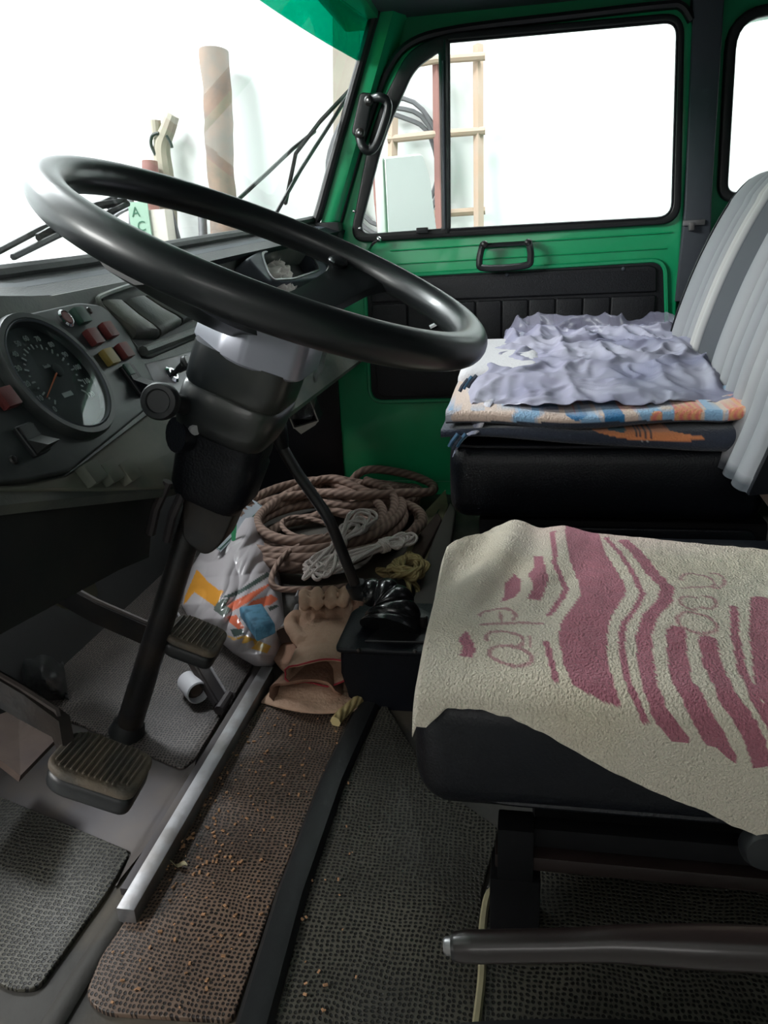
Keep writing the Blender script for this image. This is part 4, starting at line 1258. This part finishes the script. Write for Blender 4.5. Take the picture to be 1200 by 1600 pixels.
# front corner: hanging edge of the sheer cloth with tassels
g = G()
hang = [at(800, 520, X=1.85), at(778, 560, X=1.6), at(752, 590, X=1.4), at(742, 625, X=1.25), at(728, 655, X=1.19), at(712, 682, X=1.165)]
hc = crs(hang, 5)
g.grid(len(hc) - 1, 6, lambda u, v: hc[min(len(hc) - 1, int(round(u * (len(hc) - 1))))] + V((.0, -.030 + .036 * v, -.03 * v * v + .004 * math.sin(u * 20 + v * 3))), V((0, 0, -.0008)))
te = thing('tasselled_scarf_edge', 'striped grey and white scarf edge with blue tassels hanging over the front bench corner', 'scarf', hang[-1])
obj('scarf_border', g, FLEECE, te, paint=lambda c: ((.62, .6, .66) if math.sin(c.y * 260 + c.x * 30) > .1 else (.26, .27, .38)), ang=80)
for k, (x, y) in enumerate(((706, 690), (712, 694), (718, 690), (722, 604), (728, 600), (735, 598))):
    X = 1.165 if k < 3 else 1.26
    p = at(x, y, X=X)
    obj('tassel', G().tube([p + V((0, -.01, .012)), p, p + V((0, .004, -.008))], .0035, 6), NAVY if k % 2 else mat('blue_tassel', (.06, .14, .24), .9) if k == 0 else MATS['blue_tassel'], te)

# ================================================================== CLUTTER ON THE PASSENGER FLOOR


def ropeobj(name, label, cat, pts, r, m, n=8, group=None, closed=False):
    return obj(name, G().tube(pts, r, n, closed=closed), m, None, label, cat, group, ang=80)


rr_ = random.Random(3)
pts = []
for k in range(9):
    cx = 1.66 + rr_.uniform(-.03, .05); cy = .46 + rr_.uniform(-.02, .02); ra = .17 + .022 * (k % 5) + rr_.uniform(-.01, .01); rb = .14 + .020 * ((k * 2) % 5); z = .014 + .012 * (k % 5) + (.02 if k > 5 else 0)
    for j in range(10):
        a = 2 * PI * j / 10 + .3
        pts.append(V((cx + ra * math.cos(a), cy + rb * math.sin(a), z + .014 * abs(math.sin(a + k)) + rr_.uniform(0, .006))))
ropeobj('brown_rope_coil', 'thick brown twisted rope coiled in a big heap on the passenger floor', 'rope', crs(pts, 5), .0115, ROPE, 10)
pts = []
for k in range(6):
    cx = 1.90 + rr_.uniform(-.02, .02); cy = .40 + rr_.uniform(-.02, .03); ra = .07 + .012 * k; rb = .12 + .014 * (k % 4); z = .016 + .015 * (k % 4)
    for j in range(9):
        a = 2 * PI * j / 9 + 1
        pts.append(V((cx + ra * math.cos(a), cy + rb * math.sin(a), z + .02 * abs(math.cos(a * 1 + k)) + rr_.uniform(0, .006))))
ropeobj('brown_rope_coil', 'darker rope coil at the foot of the green door behind the other ropes', 'rope', crs(pts, 5), .0115, ROPE, 10)
lp = [at(x, y, Z=z) for x, y, z in ((575, 845, .06), (530, 845, .075), (485, 848, .08), (452, 862, .08), (432, 885, .07), (424, 908, .06), (436, 920, .05), (470, 921, .055), (510, 920, .06), (545, 915, .05))]
ropeobj('thin_tan_rope', 'thin tan rope making one open loop in front of the brown coil', 'rope', crs(lp, 5), .0065, ROPE, 8)
lp = [at(x, y, Z=.085) for x, y in ((505, 838), (470, 840), (445, 828), (442, 815), (462, 808), (490, 812), (520, 825), (500, 843), (470, 838))]
ropeobj('thin_tan_rope', 'small ring of thin tan rope lying on top of the brown coil', 'rope', crs(lp, 5), .006, ROPE, 8)


def hank(name, label, p0, p1, knot, wid, n, r, m, seed, up=.012):
    R = random.Random(seed); t_ = thing(name, label, 'cord', (p0 + p1) / 2)
    d = p1 - p0; L = d.length; d.normalize(); s_ = V((0, 0, 1)).cross(d).normalized()
    pts = []
    for k in range(n):
        w1 = wid * R.uniform(.35, 1); w0 = wid * R.uniform(.3, .9); o1_ = R.uniform(-.3, .3) * wid; e1 = R.uniform(.82, 1.05); e0 = R.uniform(-.05, .15)
        for t, w_ in ((e0, w0), (e0 + .10, w0), (knot, .12 * wid), (e1 - .12, w1), (e1, w1 * .6)):
            pts.append(p0 + d * L * t + s_ * (w_ + o1_ * (0 if t == knot else 1)) + V((0, 0, R.uniform(0, up) + up * .5)))
        for t, w_ in ((e1, -w1 * .6), (e1 - .12, -w1), (knot, -.12 * wid), (e0 + .10, -w0), (e0, -w0 * .6)):
            pts.append(p0 + d * L * t + s_ * (w_ + o1_ * (0 if t == knot else 1)) + V((0, 0, R.uniform(0, up) + up * .3)))
    obj('cord_loops', G().tube(crs(pts, 4), r, 6), m, t_, ang=80)
    kc = p0 + d * L * knot + V((0, 0, up * .8)); q = []
    for k in range(40):
        a = 2 * PI * k / 10; q.append(kc + d * (-.010 + .020 * k / 40) + s_ * math.cos(a) * wid * .42 + V((0, 0, 1)) * math.sin(a) * wid * .42)
    obj('cord_wrap', G().tube(crs(q, 2), r, 6), m, t_, ang=80)
    return t_


hank('white_cord_hank', 'white cord hank lying toward the camera, tied in the middle, left of the gear lever', at(487, 908, Z=.075), at(568, 812, Z=.095), .5, .030, 9, .0036, WHITEC, 5)
hank('white_cord_hank', 'white cord hank lying crosswise behind the gear lever with its loops to the right', at(505, 893, Z=.075), at(642, 846, Z=.075), .68, .026, 10, .0036, WHITEC, 8)
yp = []
R = random.Random(12)
yc = at(640, 903, Z=.03)
for k in range(46):
    a = k * 1.15; ra = .010 + .024 * R.random()
    yp.append(yc + V((ra * math.cos(a) * 2.0, ra * math.sin(a) * 1.25, .012 + .022 * abs(math.sin(k * .9)))))
yp += [at(652, 918, Z=.03), at(650, 942, Z=.02), at(641, 938, Z=.025), at(636, 905, Z=.045), at(610, 893, Z=.04), at(590, 890, Z=.03), at(600, 899, Z=.02), at(625, 900, Z=.03)]
ropeobj('yellow_rope_bundle', 'knotted bundle of yellow rope right of the white cords', 'rope', crs(yp, 5), .0055, YELC, 8)
ep = [at(x, y, Z=.014) for x, y in ((562, 1092), (548, 1104), (534, 1116), (524, 1128))]
ropeobj('rope_end', 'frayed yellow rope end sticking out at the floor ridge below the gloves', 'rope', crs(ep, 5), .0085, YELC, 8)
# sill strips, card and plank between the ropes and the seat
obj('green_printed_card', G().plate(rnd([F0(*p, z=.006) for p in ((696, 765), (700, 790), (664, 892), (620, 905), (650, 815))], .006), .003, .006, FL), CARD, None, 'yellowed card with green hatching on the floor beside the yellow rope', 'card')
g = G()
for k in range(9):
    a = at(640 + k * 4.2, 893 - k * 9.5, Z=.0068); b = at(661 + k * 3.1, 868 - k * 9.0, Z=.0068)
    g.tube([a, b], .0014, 4)
obj('green_hatching', g, DKGRN, bpy.data.objects['green_printed_card'])
obj('dark_plank', G().plate([F0(*p, z=.02) for p in ((684, 800), (690, 812), (655, 880), (630, 890), (655, 835))], .005, .022, FL, bev=.003), RUSTY, None, 'short dark brown plank lying behind the yellow rope', 'plank')
obj('seat_side_channel', G().plate([F0(*p, z=.02) for p in ((703, 790), (712, 800), (690, 960), (600, 1030), (640, 960), (676, 850))], .001, .03, FL, bev=.004), mat('channel_grey', (.13, .115, .105), .6, .2), None, 'long dull metal channel between the gear lever and the passenger bench', 'channel')

# ------------------------------------------------------------------ oil can spout
oc = thing('oil_can', 'grey metal oil can spout tipped toward the glove', 'oil can', at(455, 990, Z=.0))
o0, o1_ = at(452, 998, Z=.032), at(464, 935, Z=.050)
of = Fr(o0, (o1_ - o0).cross(V((0, 0, 1))), V((0, 0, 1)));
if of.z.dot(o1_ - o0) < 0: of = Fr(o0, -(o1_ - o0).cross(V((0, 0, 1))), V((0, 0, 1)))
Lo = (o1_ - o0).length
obj('spout_cone', G().lathe([(0, -.004), (.026, -.004), (.027, .0), (.025, .004), (.007, Lo * .85), (.006, Lo)], of, 24), STEEL, oc)
obj('spout_tip', G().tube([o1_, o1_ + (o1_ - o0) * .12, o1_ + (o1_ - o0) * .24], .003, 8, rs=[.006, .0035, .002]), STEEL, oc)
obj('can_base', G().lathe([(0, -.012), (.029, -.012), (.029, -.004), (0, -.004)], of, 24), RUSTY, oc)


# ------------------------------------------------------------------ work gloves
def remesh(name, g, m, parent, vox, it=4, label=None):
    bmesh.ops.recalc_face_normals(g.bm, faces=g.bm.faces)
    me = bpy.data.meshes.new('t'); g.bm.to_mesh(me); g.bm.free()
    o = bpy.data.objects.new('t', me); COL.objects.link(o)
    a = o.modifiers.new('r', 'REMESH'); a.mode = 'VOXEL'; a.voxel_size = vox
    b = o.modifiers.new('s', 'SMOOTH'); b.iterations = it; b.factor = .6
    bpy.context.view_layer.update()
    dg = bpy.context.evaluated_depsgraph_get()
    m2 = bpy.data.meshes.new_from_object(o.evaluated_get(dg))
    bpy.data.objects.remove(o); bpy.data.meshes.remove(me)
    g2 = G(); g2.bm.from_mesh(m2); bpy.data.meshes.remove(m2)
    for v in g2.bm.verts: v.co += v.normal * (.0022 * nz(v.co.x * 55, v.co.y * 55, v.co.z * 55))
    return obj(name, g2, m, parent, label, ang=80)


def glove(label, o, ax, L, W_, curl, m, lift, thumb, flat=.42, red=True):
    # o cuff centre, ax direction to the fingers, lying on its back of hand
    fr = Fr(o, ax, V((0, 0, 1)).cross(V(ax)))
    t = thing('work_glove', label, 'glove', o)
    g = G()
    secs = []
    for a, w_, h in ((.30, .46, .15), (.36, .45, .16), (.46, .47, .17), (.58, .50, .19), (.66, .49, .17), (.70, .44, .10)):
        secs.append([fr(a * L, w_ * W_ * math.cos(2 * PI * k / 20), lift + h * W_ * (1 + math.sin(2 * PI * k / 20)) * 1.0) for k in range(20)])
    g.loft(secs)
    for i, (y, ln) in enumerate(((-.36, .80), (-.12, 1.0), (.13, .95), (.36, .75))):
        b = y * W_; z0 = lift + .17 * W_; r = .115 * W_
        if curl:
            P = [fr(.60 * L, b, z0), fr(.72 * L, b, z0 + .10 * W_), fr((.78 + .08 * ln) * L, b * 1.05, z0 + .22 * W_), fr((.80 + .08 * ln) * L, b * 1.05, z0 + .42 * W_), fr((.72 + .03 * ln) * L, b, z0 + .50 * W_), fr(.66 * L, b * .95, z0 + .42 * W_)]
        else: P = [fr(.60 * L, b, z0), fr(.74 * L, b * 1.15, z0 + .04), fr((.86 + .05 * ln) * L, b * 1.35, z0 + .055), fr((.90 + .12 * ln) * L, b * 1.6, z0 + .03)]
        c = crs(P, 3); g.tube(c, r, 10, rs=[r * (1.05 - .25 * k / len(c)) for k in range(len(c))])
        g.sphere(tuple(c[-1]), r * .8, 10)
    th = [fr(.42 * L, thumb * .34 * W_, lift + .2 * W_), fr(.54 * L, thumb * .52 * W_, lift + .26 * W_), fr(.66 * L, thumb * .60 * W_, lift + .30 * W_), fr(.74 * L, thumb * .52 * W_, lift + .34 * W_)]
    c = crs(th, 3); g.tube(c, .13 * W_, 10, rs=[.13 * W_ * (1.1 - .3 * k / len(c)) for k in range(len(c))]); g.sphere(tuple(c[-1]), .10 * W_, 10)
    remesh('hand', g, m, t, .0034)
    # open cuff: a flattened double-walled sleeve
    secs = []
    prof = [(.33, .452, .16, 1), (.22, .47, .19, 1), (.10, .50, .22, 1), (.0, .54, .25, 1), (.0, .515, .225, 1), (.12, .47, .19, 1), (.30, .42, .14, 1)]
    for a, w_, h, _ in prof:
        secs.append([fr(a * L + .006 * math.sin(k * .9), w_ * W_ * math.cos(2 * PI * k / 28) + .002 * math.sin(k * 1.7), lift + h * W_ * (1 + math.sin(2 * PI * k / 28) * (.92 + .06 * math.sin(k * 1.3)))) for k in range(28)])
    cf = obj('cuff', G().loft(secs, caps=False), m, t, ang=80)
    if red: obj('red_binding', G().tube([fr(.006 * math.sin(k * .9) - .001, .53 * W_ * math.cos(2 * PI * k / 28) + .002 * math.sin(k * 1.7), lift + W_ * (.25 + .24 * math.sin(2 * PI * k / 28) * (.92 + .06 * math.sin(k * 1.3)))) for k in range(28)], .0015, 6, closed=True), REDT, cf)
    obj('side_seam', G().tube([fr((.02 + .6 * k / 12) * L, -(.53 - .06 * math.sin(k / 4)) * W_, lift + .22 * W_) for k in range(13)], .0013, 5), LEATH2, cf)
    return t


g0 = at(500, 1054, Z=.055); g1 = at(512, 945, Z=.055)
glove('tan leather work glove with red cuff binding and curled fingers, palm up on top', V((g0.x, g0.y, 0)), V((g1.x - g0.x, g1.y - g0.y, .0)), .25, .100, True, LEATH, .034, 1)
g0 = at(478, 1098, Z=.01); g1 = at(545, 930, Z=.01)
glove('brown leather work glove lying flat underneath the tan glove, fingers toward the ropes', V((g0.x, g0.y, 0)), V((g1.x - g0.x, g1.y - g0.y, .0)), .30, .105, False, LEATH2, .001, -1, red=False)
# leather gauntlet flaps spread on the mat
def flapg(px, z0, zz, th=.003):
    # px: four corners (tl,tr,br,bl)
    def f(u, v):
        a = (px[0][0] * (1 - v) + px[1][0] * v, px[0][1] * (1 - v) + px[1][1] * v); b = (px[3][0] * (1 - v) + px[2][0] * v, px[3][1] * (1 - v) + px[2][1] * v + 10 * math.sin(PI * v))
        return at(a[0] * (1 - u) + b[0] * u, a[1] * (1 - u) + b[1] * u, Z=z0 + zz * math.sin(PI * v) * (1 - u * .5) + .004 * nz(u * 4, v * 4, z0 * 30))
    return G().grid(16, 18, f, V((0, 0, -th)))


obj('leather_apron_piece', flapg([(452, 1042), (556, 1060), (560, 1108), (408, 1096)], .012, .020), LEATH, None, 'tan leather flap spread on the mat below the glove cuff', 'leather flap', ang=80)
obj('leather_apron_piece', flapg([(470, 985), (478, 1030), (462, 1052), (422, 1020)], .030, .012), LEATH2, None, 'small brown leather flap between the plastic bag and the glove', 'leather flap', ang=80)

# ------------------------------------------------------------------ printed plastic bag
rows = [(372, 812, 404, 806), (352, 832, 412, 828), (318, 856, 422, 850), (300, 885, 432, 875), (290, 915, 438, 903), (284, 945, 441, 935), (296, 968, 444, 962), (322, 985, 446, 985), (345, 1003, 442, 1008), (364, 1020, 436, 1024), (380, 1030, 430, 1036), (398, 1040, 424, 1042)]


def bagpx(u, v):
    t = u * (len(rows) - 1); i = min(int(t), len(rows) - 2); f = t - i
    r = [rows[i][k] * (1 - f) + rows[i + 1][k] * f for k in range(4)]
    return r[0] * (1 - v) + r[2] * v, r[1] * (1 - v) + r[3] * v


BCOL = {}
def bagf(u, v):
    x, y = bagpx(u, v)
    bul = math.sin(PI * min(1, max(0, v))) ** .6 * math.sin(PI * min(1, .08 + u * .92)) ** .6
    cr_ = abs(nz(x * .018 + y * .01, y * .014 - x * .006, 4)); cr2 = abs(nz(x * .05 + y * .03, y * .02, 8))
    z = .012 + .075 * bul + .035 * cr_ * bul + .008 * cr2 * bul + (.05 * (1 - u * 3) if u < .33 else 0)
    p = at(x, y, Z=z); BCOL[(round(p.x, 5), round(p.y, 5), round(p.z, 5))] = (x, y)
    return p


def bc(*pts): return [(270 + a / 5.333, 760 + b / 5.333) for a, b in pts]


WB = (.62, .58, .60, .22); OR = (.80, .36, .05, .05); DG = (.07, .10, .09, .0); RO = (.72, .17, .09, .0); YE = (.75, .42, .07, .0)
BP = [(bc((200, 690), (300, 800), (380, 860), (430, 870), (350, 1000), (180, 880), (90, 990), (100, 920)), OR),
      (bc((785, 712), (822, 738), (640, 850), (540, 905), (470, 932), (408, 922), (560, 860)), DG),
      (bc((350, 940), (480, 932), (440, 990), (500, 1030), (425, 1092), (342, 1030)), (.13, .16, .14, 0)),
      (bc((500, 960), (800, 810), (820, 812), (640, 960), (490, 1045), (440, 1010)), RO),
      (bc((650, 960), (820, 900), (880, 940), (820, 985), (690, 1015), (620, 1000)), RO),
      (bc((790, 1010), (860, 985), (885, 1000), (810, 1040)), DG),
      (bc((455, 1085), (530, 1070), (600, 1180), (545, 1190), (470, 1130)), RO),
      (bc((478, 1192), (570, 1178), (600, 1230), (510, 1256)), DG),
      (bc((525, 1262), (600, 1238), (820, 1330), (785, 1392), (620, 1340)), YE),
      (bc((455, 1240), (520, 1262), (600, 1340), (540, 1330), (470, 1290)), (.8, .5, .2, 0))]


def bagpaint(co):
    k = BCOL.get((round(co.x, 5), round(co.y, 5), round(co.z, 5)))
    if not k: return WB
    for p, c in BP:
        if inpoly(k[0], k[1], p): return c
    return WB


bag = thing('plastic_carrier_bag', 'crumpled white plastic bag with orange, red and dark green print left of the ropes', 'bag', at(370, 950, Z=0))
obj('bag_film', G().grid(190, 150, bagf, V((0, 0, -.0006))), BAGM, bag, paint=bagpaint, ang=60)
# printed handle strip with ragged teeth along one side
h0, h1 = at(345, 862, Z=.10), at(413, 793, Z=.075)
hf = Fr(h0, h1 - h0, V((-.4, .6, .5))); Lh = (h1 - h0).length
out = [(0, 0), (Lh, 0), (Lh, .024)]
for k in range(11, -1, -1): out += [(Lh * (k + .8) / 12, .024 + .012 * (k % 3 != 1)), (Lh * (k + .45) / 12, .022)]
out += [(0, .022)]
hd = obj('bag_handle', G().plate(out, -.0008, .0008, hf), filmmat('handle_film', (.55, .60, .66), .1, gl=.1), bag)
obj('handle_line', G().tube([hf(.004, .022, .001), hf(.004, .005, .001), hf(Lh * .98, .004, .001), hf(Lh * .985, .02, .001)], .0012, 5), DKGRN, hd)
obj('green_strap', G().loft([[at(362, 796, Z=.16), at(366, 796, Z=.16), at(366, 797, Z=.155)], [at(360, 820, Z=.13), at(370, 820, Z=.13), at(368, 822, Z=.125)], [at(362, 845, Z=.10), at(368, 845, Z=.10), at(366, 846, Z=.097)]]), GRNP, bag)
bpk = [at(x, y, Z=.115) for x, y in ((375, 958), (411, 952), (430, 982), (400, 995))]
bk_ = obj('blue_packet', G().plate([(p.x, p.y) for p in bpk], .104, .128, FL, bev=.006), BLUEP, None, 'small pale blue packet with dark print on the printed plastic bag', 'packet')
# clear plastic bag hanging under the dash and small box
cb = thing('clear_plastic_bag', 'clear crumpled plastic bag hanging below the dashboard right of the steering column', 'bag', at(470, 640, X=1.62))


def cbf(u, v):
    a = at(470 + (38 if v > .5 else 0) * 0 + (v - .5) * (60 - 10 * u) - 22 * u + 14, 535 + 120 * u, X=1.60 + .03 * nz(u * 5, v * 6, 1) * 2 + .02 * math.sin(v * 14))
    return a


obj('bag_film', G().grid(30, 20, cbf, V((.001, 0, 0))), CLEARP, cb, ang=60)
cx_ = at(474, 640, X=1.66)
bxf = Fr(cx_, (0, -.94, .26), (-.12, .26, .94))
bo = thing('small_open_box', 'small dark open box with pale rim stuck below the dashboard beside the clear bag', 'box', cx_)
obj('box_case', G().plate([(-.030, -.030), (.030, -.030), (.030, .030), (-.030, .030)], -.03, .02, bxf, [[(-.026, -.026), (.026, -.026), (.026, .026), (-.026, .026)]]), PLAST, bo)
obj('box_back', G().box((0, 0, -.028), (.056, .056, .004), bxf), DARK, bo)
for a, b in (((-.03, -.03), (.03, -.03)), ((.03, -.03), (.03, .03)), ((.03, .03), (-.01, .03)), ((-.03, -.03), (-.03, .022))):
    obj('rim_edge', G().tube([bxf(*a, .021), bxf(*b, .021)], .0014, 5), PAPER, bo)
obj('torn_flap', G().plate([(-.03, -.03), (.03, -.03), (.02, -.037), (-.02, -.048)], .018, .020, bxf), PAPER, bo)

# ================================================================== PILLAR HANDLE
ph = thing('pillar_grab_handle', 'glossy black grab handle bolted to the green windshield pillar', 'handle', at(578, 195, X=2.02))
HXp = 1.995
hpp = [at(x, y, X=X_) for x, y, X_ in ((576, 157, 2.03), (592, 152, HXp), (604, 158, HXp), (606, 172, HXp), (598, 200, HXp), (588, 226, HXp), (577, 236, HXp), (566, 228, HXp), (560, 208, 2.02))]
obj('grip_bar', G().tube(crs(hpp, 5), .0105, 12), WHEELM, ph)
obj('back_plate', G().plate(rnd(dp((570, 150), (590, 152), (576, 226), (556, 214)), .01), -.060, -.045, DF, bev=.004), PLAST, ph)
for p in ((576, 157), (562, 208)):
    q = obj('bolt_boss', G().sphere(at(*p, X=2.0), .012, 12, (.7, 1, 1)), IRON, ph)
    obj('bolt_head', G().sphere(at(*p, X=1.99), .005, 8), STEEL, q)


# ================================================================== OUTSIDE THE CAB
def onws(px, py, off=0):
    d = ray(px, py); lo, hi = .3, 4.0
    for _ in range(40):
        t = (lo + hi) / 2; p = CAM + d * t
        if p.y - (wyb(p.x) - .4 * (p.z - .68) + off) < 0: lo = t
        else: hi = t
    return CAM + d * lo


def wiper(label, arm, blade, brk):
    t = thing('windshield_wiper', label, 'wiper', onws(*arm[0], .04))
    obj('wiper_arm', G().tube([onws(*p, .045) for p in arm], .0045, 6), IRON, t)
    b = obj('blade_carrier', G().tube([onws(*p, .03) for p in brk], .005, 6, flat=1.3), IRON, t)
    obj('rubber_blade', G().tube([onws(*p, .017) for p in blade], .0045, 6), BLACKR, t)
    for p in (brk[0], brk[-1]): obj('blade_clip', G().tube([onws(*p, .03), onws(*p, .017)], .004, 6), IRON, b)


wiper('dark windshield wiper slanting up beside the right windshield pillar', [(352, 330), (420, 268), (458, 232), (492, 205)], [(432, 332), (470, 265), (515, 195), (556, 130)], [(446, 318), (462, 240), (500, 190), (553, 134)])
wiper('thin windshield wiper low on the left part of the windshield seen through the wheel', [(-20, 402), (60, 360), (150, 322), (180, 308)], [(20, 402), (90, 368), (160, 338), (200, 318)], [(60, 372), (120, 338), (150, 322), (196, 315)])
mr = thing('side_mirror', 'grey rectangular side mirror outside the passenger quarter window', 'mirror', at(640, 360, X=2.38))
MF = Fr(tuple(at(638, 300, X=2.42)), (.80, -.60, 0), (0, 0, 1))
if MF.z.dot(V((1, .8, 0))) < 0: MF = Fr(MF.o, -MF.x, MF.y)
mp = rnd([MF.px(*p) for p in ((594, 246), (656, 240), (668, 275), (679, 362), (600, 372))], [.01, .012, .03, .01, .01])
obj('mirror_housing', G().plate(mp, -.01, .03, MF, bev=.006), MIRR, mr)
obj('mirror_glass', G().plate(inset(mp, -.006), -.014, -.009, MF), mat('mirror_face', (.62, .66, .62), .15, 1), mr)
obj('mirror_arm', G().tube([at(640, 372, X=2.39), at(640, 395, X=2.30), at(600, 392, X=2.14)], .008, 8), IRON, mr)

LX = 3.28
ld = thing('wooden_ladder', 'pale wooden ladder leaning on the white wall behind the quarter window', 'ladder', (LX, .3, -.75))
def rail(x0, x1, w_, m=WOODL, nm='ladder_rail', X0=3.36, z0=-.75):
    p1 = at(x0, 70, X=X0); p2 = at(x1, 352, X=X0 - .06); d = p2 - p1; p3 = p1 + d * ((z0 - p1.z) / d.z)
    return p1, p3
for x0, x1 in ((747, 748), (616, 612)):
    p1, p3 = rail(x0, x1, 0)
    if x0 < 700: p1 = p1 + (p3 - p1) * .12
    obj('ladder_rail', G().tube([p1, (p1 + p3) / 2, p3], .020, 4, flat=1.2), WOODL, ld)
for y0, y1 in ((95, 92), (212, 208), (336, 333), (455, 452), (575, 572)):
    obj('ladder_rung', G().tube([at(606 if y0 > 100 else 640, y0 + 6, X=3.32), at(680, (y0 + y1) / 2, X=3.32), at(758, y1 - 4, X=3.32)], .015, 8), WOODL, ld)


def post(name, label, cat, px, X0, r, m, rs=None, n=18, wob=.0):
    P = [at(x, y, X=X0 - .0003 * (y - 60)) for x, y in px]
    d = P[-1] - P[-2]; z0 = -.75
    P.append(P[-1] + d * ((z0 - P[-1].z) / d.z))
    c = crs(P, 5)
    for i, q in enumerate(c):
        if wob: c[i] = q + V((0, wob * nz(i * .4, 3), 0))
    return obj(name, G().tube(c, r, n, rs=[r * (1 + .12 * nz(i * .35, r * 100)) for i in range(len(c))]), m, None, label, cat)


post('wooden_post', 'thick round weathered wooden post leaning on the wall, seen above the wheel rim', 'post', [(334, 80), (340, 160), (344, 240), (349, 330), (352, 380)], 3.30, .055, WOOD, wob=.01)
post('reddish_post', 'narrow reddish wooden post standing behind the window divider bar', 'post', [(684, 92), (686, 200), (688, 300), (689, 360)], 3.36, .022, WOODR, n=4)
post('reddish_plank', 'short reddish plank low behind the side mirror', 'plank', [(590, 262), (594, 320), (598, 360)], 3.30, .022, WOODR, n=4)
p_ = [at(x, y, X=3.36) for x, y in ((519, -40), (560, -40), (562, 380), (522, 380))]
obj('wide_pale_board', G().loft([p_, [q + V((.025, 0, 0)) for q in p_]]), WOODB, None, 'wide pale wooden board standing against the wall beside the windshield pillar', 'board')
sx = thing('forked_branch', 'pale forked branch leaning on the wall left of the thick wooden post', 'branch', at(262, 360, X=3.3))
obj('branch_stem', G().tube(crs([at(262, 480, X=3.28), at(262, 350, X=3.3), at(258, 280, X=3.32), at(253, 232, X=3.33), at(263, 200, X=3.33), at(270, 180, X=3.33)], 4), .034, 10, rs=[.046 - .018 * k / 20 for k in range(21)]), mat('pale_branch', (.34, .30, .24), .85), sx)
obj('branch_fork', G().tube(crs([at(254, 236, X=3.33), at(246, 215, X=3.33), at(243, 188, X=3.33)], 4), .022, 10, rs=[.024, .024, .022, .022, .02, .02, .02, .022, .022]), MATS['pale_branch'], sx)
wl = [at(x, y, X=3.30) for x, y in ((248, 208), (238, 212), (236, 226), (243, 242))]
obj('wire_hook', G().tube(crs(wl, 4), .007, 6), IRON, sx)
wl = [at(x, y, X=3.30) for x, y in ((260, 212), (266, 222), (269, 231))]
obj('wire_hook', G().tube(crs(wl, 4), .006, 6), IRON, sx)
post('short_stake', 'short dark wooden stake left of the forked branch', 'stake', [(234, 252), (236, 300), (237, 360)], 3.30, .032, WOODR)
post('short_stake', 'grey bowed stake low behind the wheel between the branch and the thick post', 'stake', [(316, 330), (317, 360), (318, 380)], 3.3, .018, GREYM)
sg = thing('green_card_sign', 'pale green card lettered AC leaning among the tools behind the windshield', 'sign', at(218, 390, X=3.15))
sf = Fr(at(219, 346, X=3.15), (0, -1, 0), (.0, .18, 1))
obj('card', G().box((0, -.02, 0), (.085, .19, .006), sf), PLGRN, sg)
g = G(); g.text('A', .055, Fr(sf(-.012, .035, -.0045 if sf.z.x > 0 else .0045), sf.x, sf.y)); g.text('C', .055, Fr(sf(.005, -.02, .0045), sf.x, sf.y))
obj('lettering', g, DKGRN, sg)
obj('pale_block', G().box(at(252, 372, X=3.2), (.08, .10, .22), bev=.01), mat('block_pale', (.6, .56, .5), .8), None, 'pale block standing under the forked branch', 'block')
g_ = thing('garden_fork', 'grey metal fork tines hanging low behind the steering wheel', 'tool', at(190, 330, X=3.2))
for k in range(4):
    obj('tine', G().tube(crs([at(205, 306 + k * 6, X=3.2), at(185, 310 + k * 8, X=3.2), at(168, 326 + k * 8, X=3.2)], 3), .008, 6), GREYM, g_)
obj('fork_socket', G().tube([at(205, 300, X=3.2), at(206, 400, X=3.2)], .012, 8), GREYM, g_)
st = [at(x, y, X=3.25) for x, y in ((266, 325), (272, 345), (280, 375), (290, 410))]
obj('bent_rod', G().tube(crs(st, 4), .009, 6), GREYM, None, 'thin bent grey rod beside the forked branch', 'rod')
hz = thing('hose_coil', 'grey hose hung in a large ring on the wall behind the quarter window', 'hose', at(625, 340, X=3.36))
for k in range(3):
    c0 = at(612, 268, X=3.37); R0 = .21 + .03 * k
    obj('hose_loop', G().tube([c0 + V((-.012 * k, R0 * math.cos(2 * PI * j / 36) * .9 + .01 * k, R0 * math.sin(2 * PI * j / 36) + .008 * math.sin(j + k))) for j in range(36)], .009, 6, closed=True), GREYM, hz)

# lamp fittings in the garage
for x, y, lx_, wh in ((2.2, 2.9, 2.4, 'beyond the windshield'), (2.7, -1.2, 2.4, 'beyond the passenger side'), (-1.1, .5, 1.6, 'outside the open driver door')):
    lf_ = thing('ceiling_light', 'white tube light fitting under the garage ceiling ' + wh, 'ceiling light', (x, y, 2.69), 'garage ceiling lights')
    obj('housing', G().box((x, y, 2.675), (.5, lx_, .05), bev=.01), WALLM, lf_)
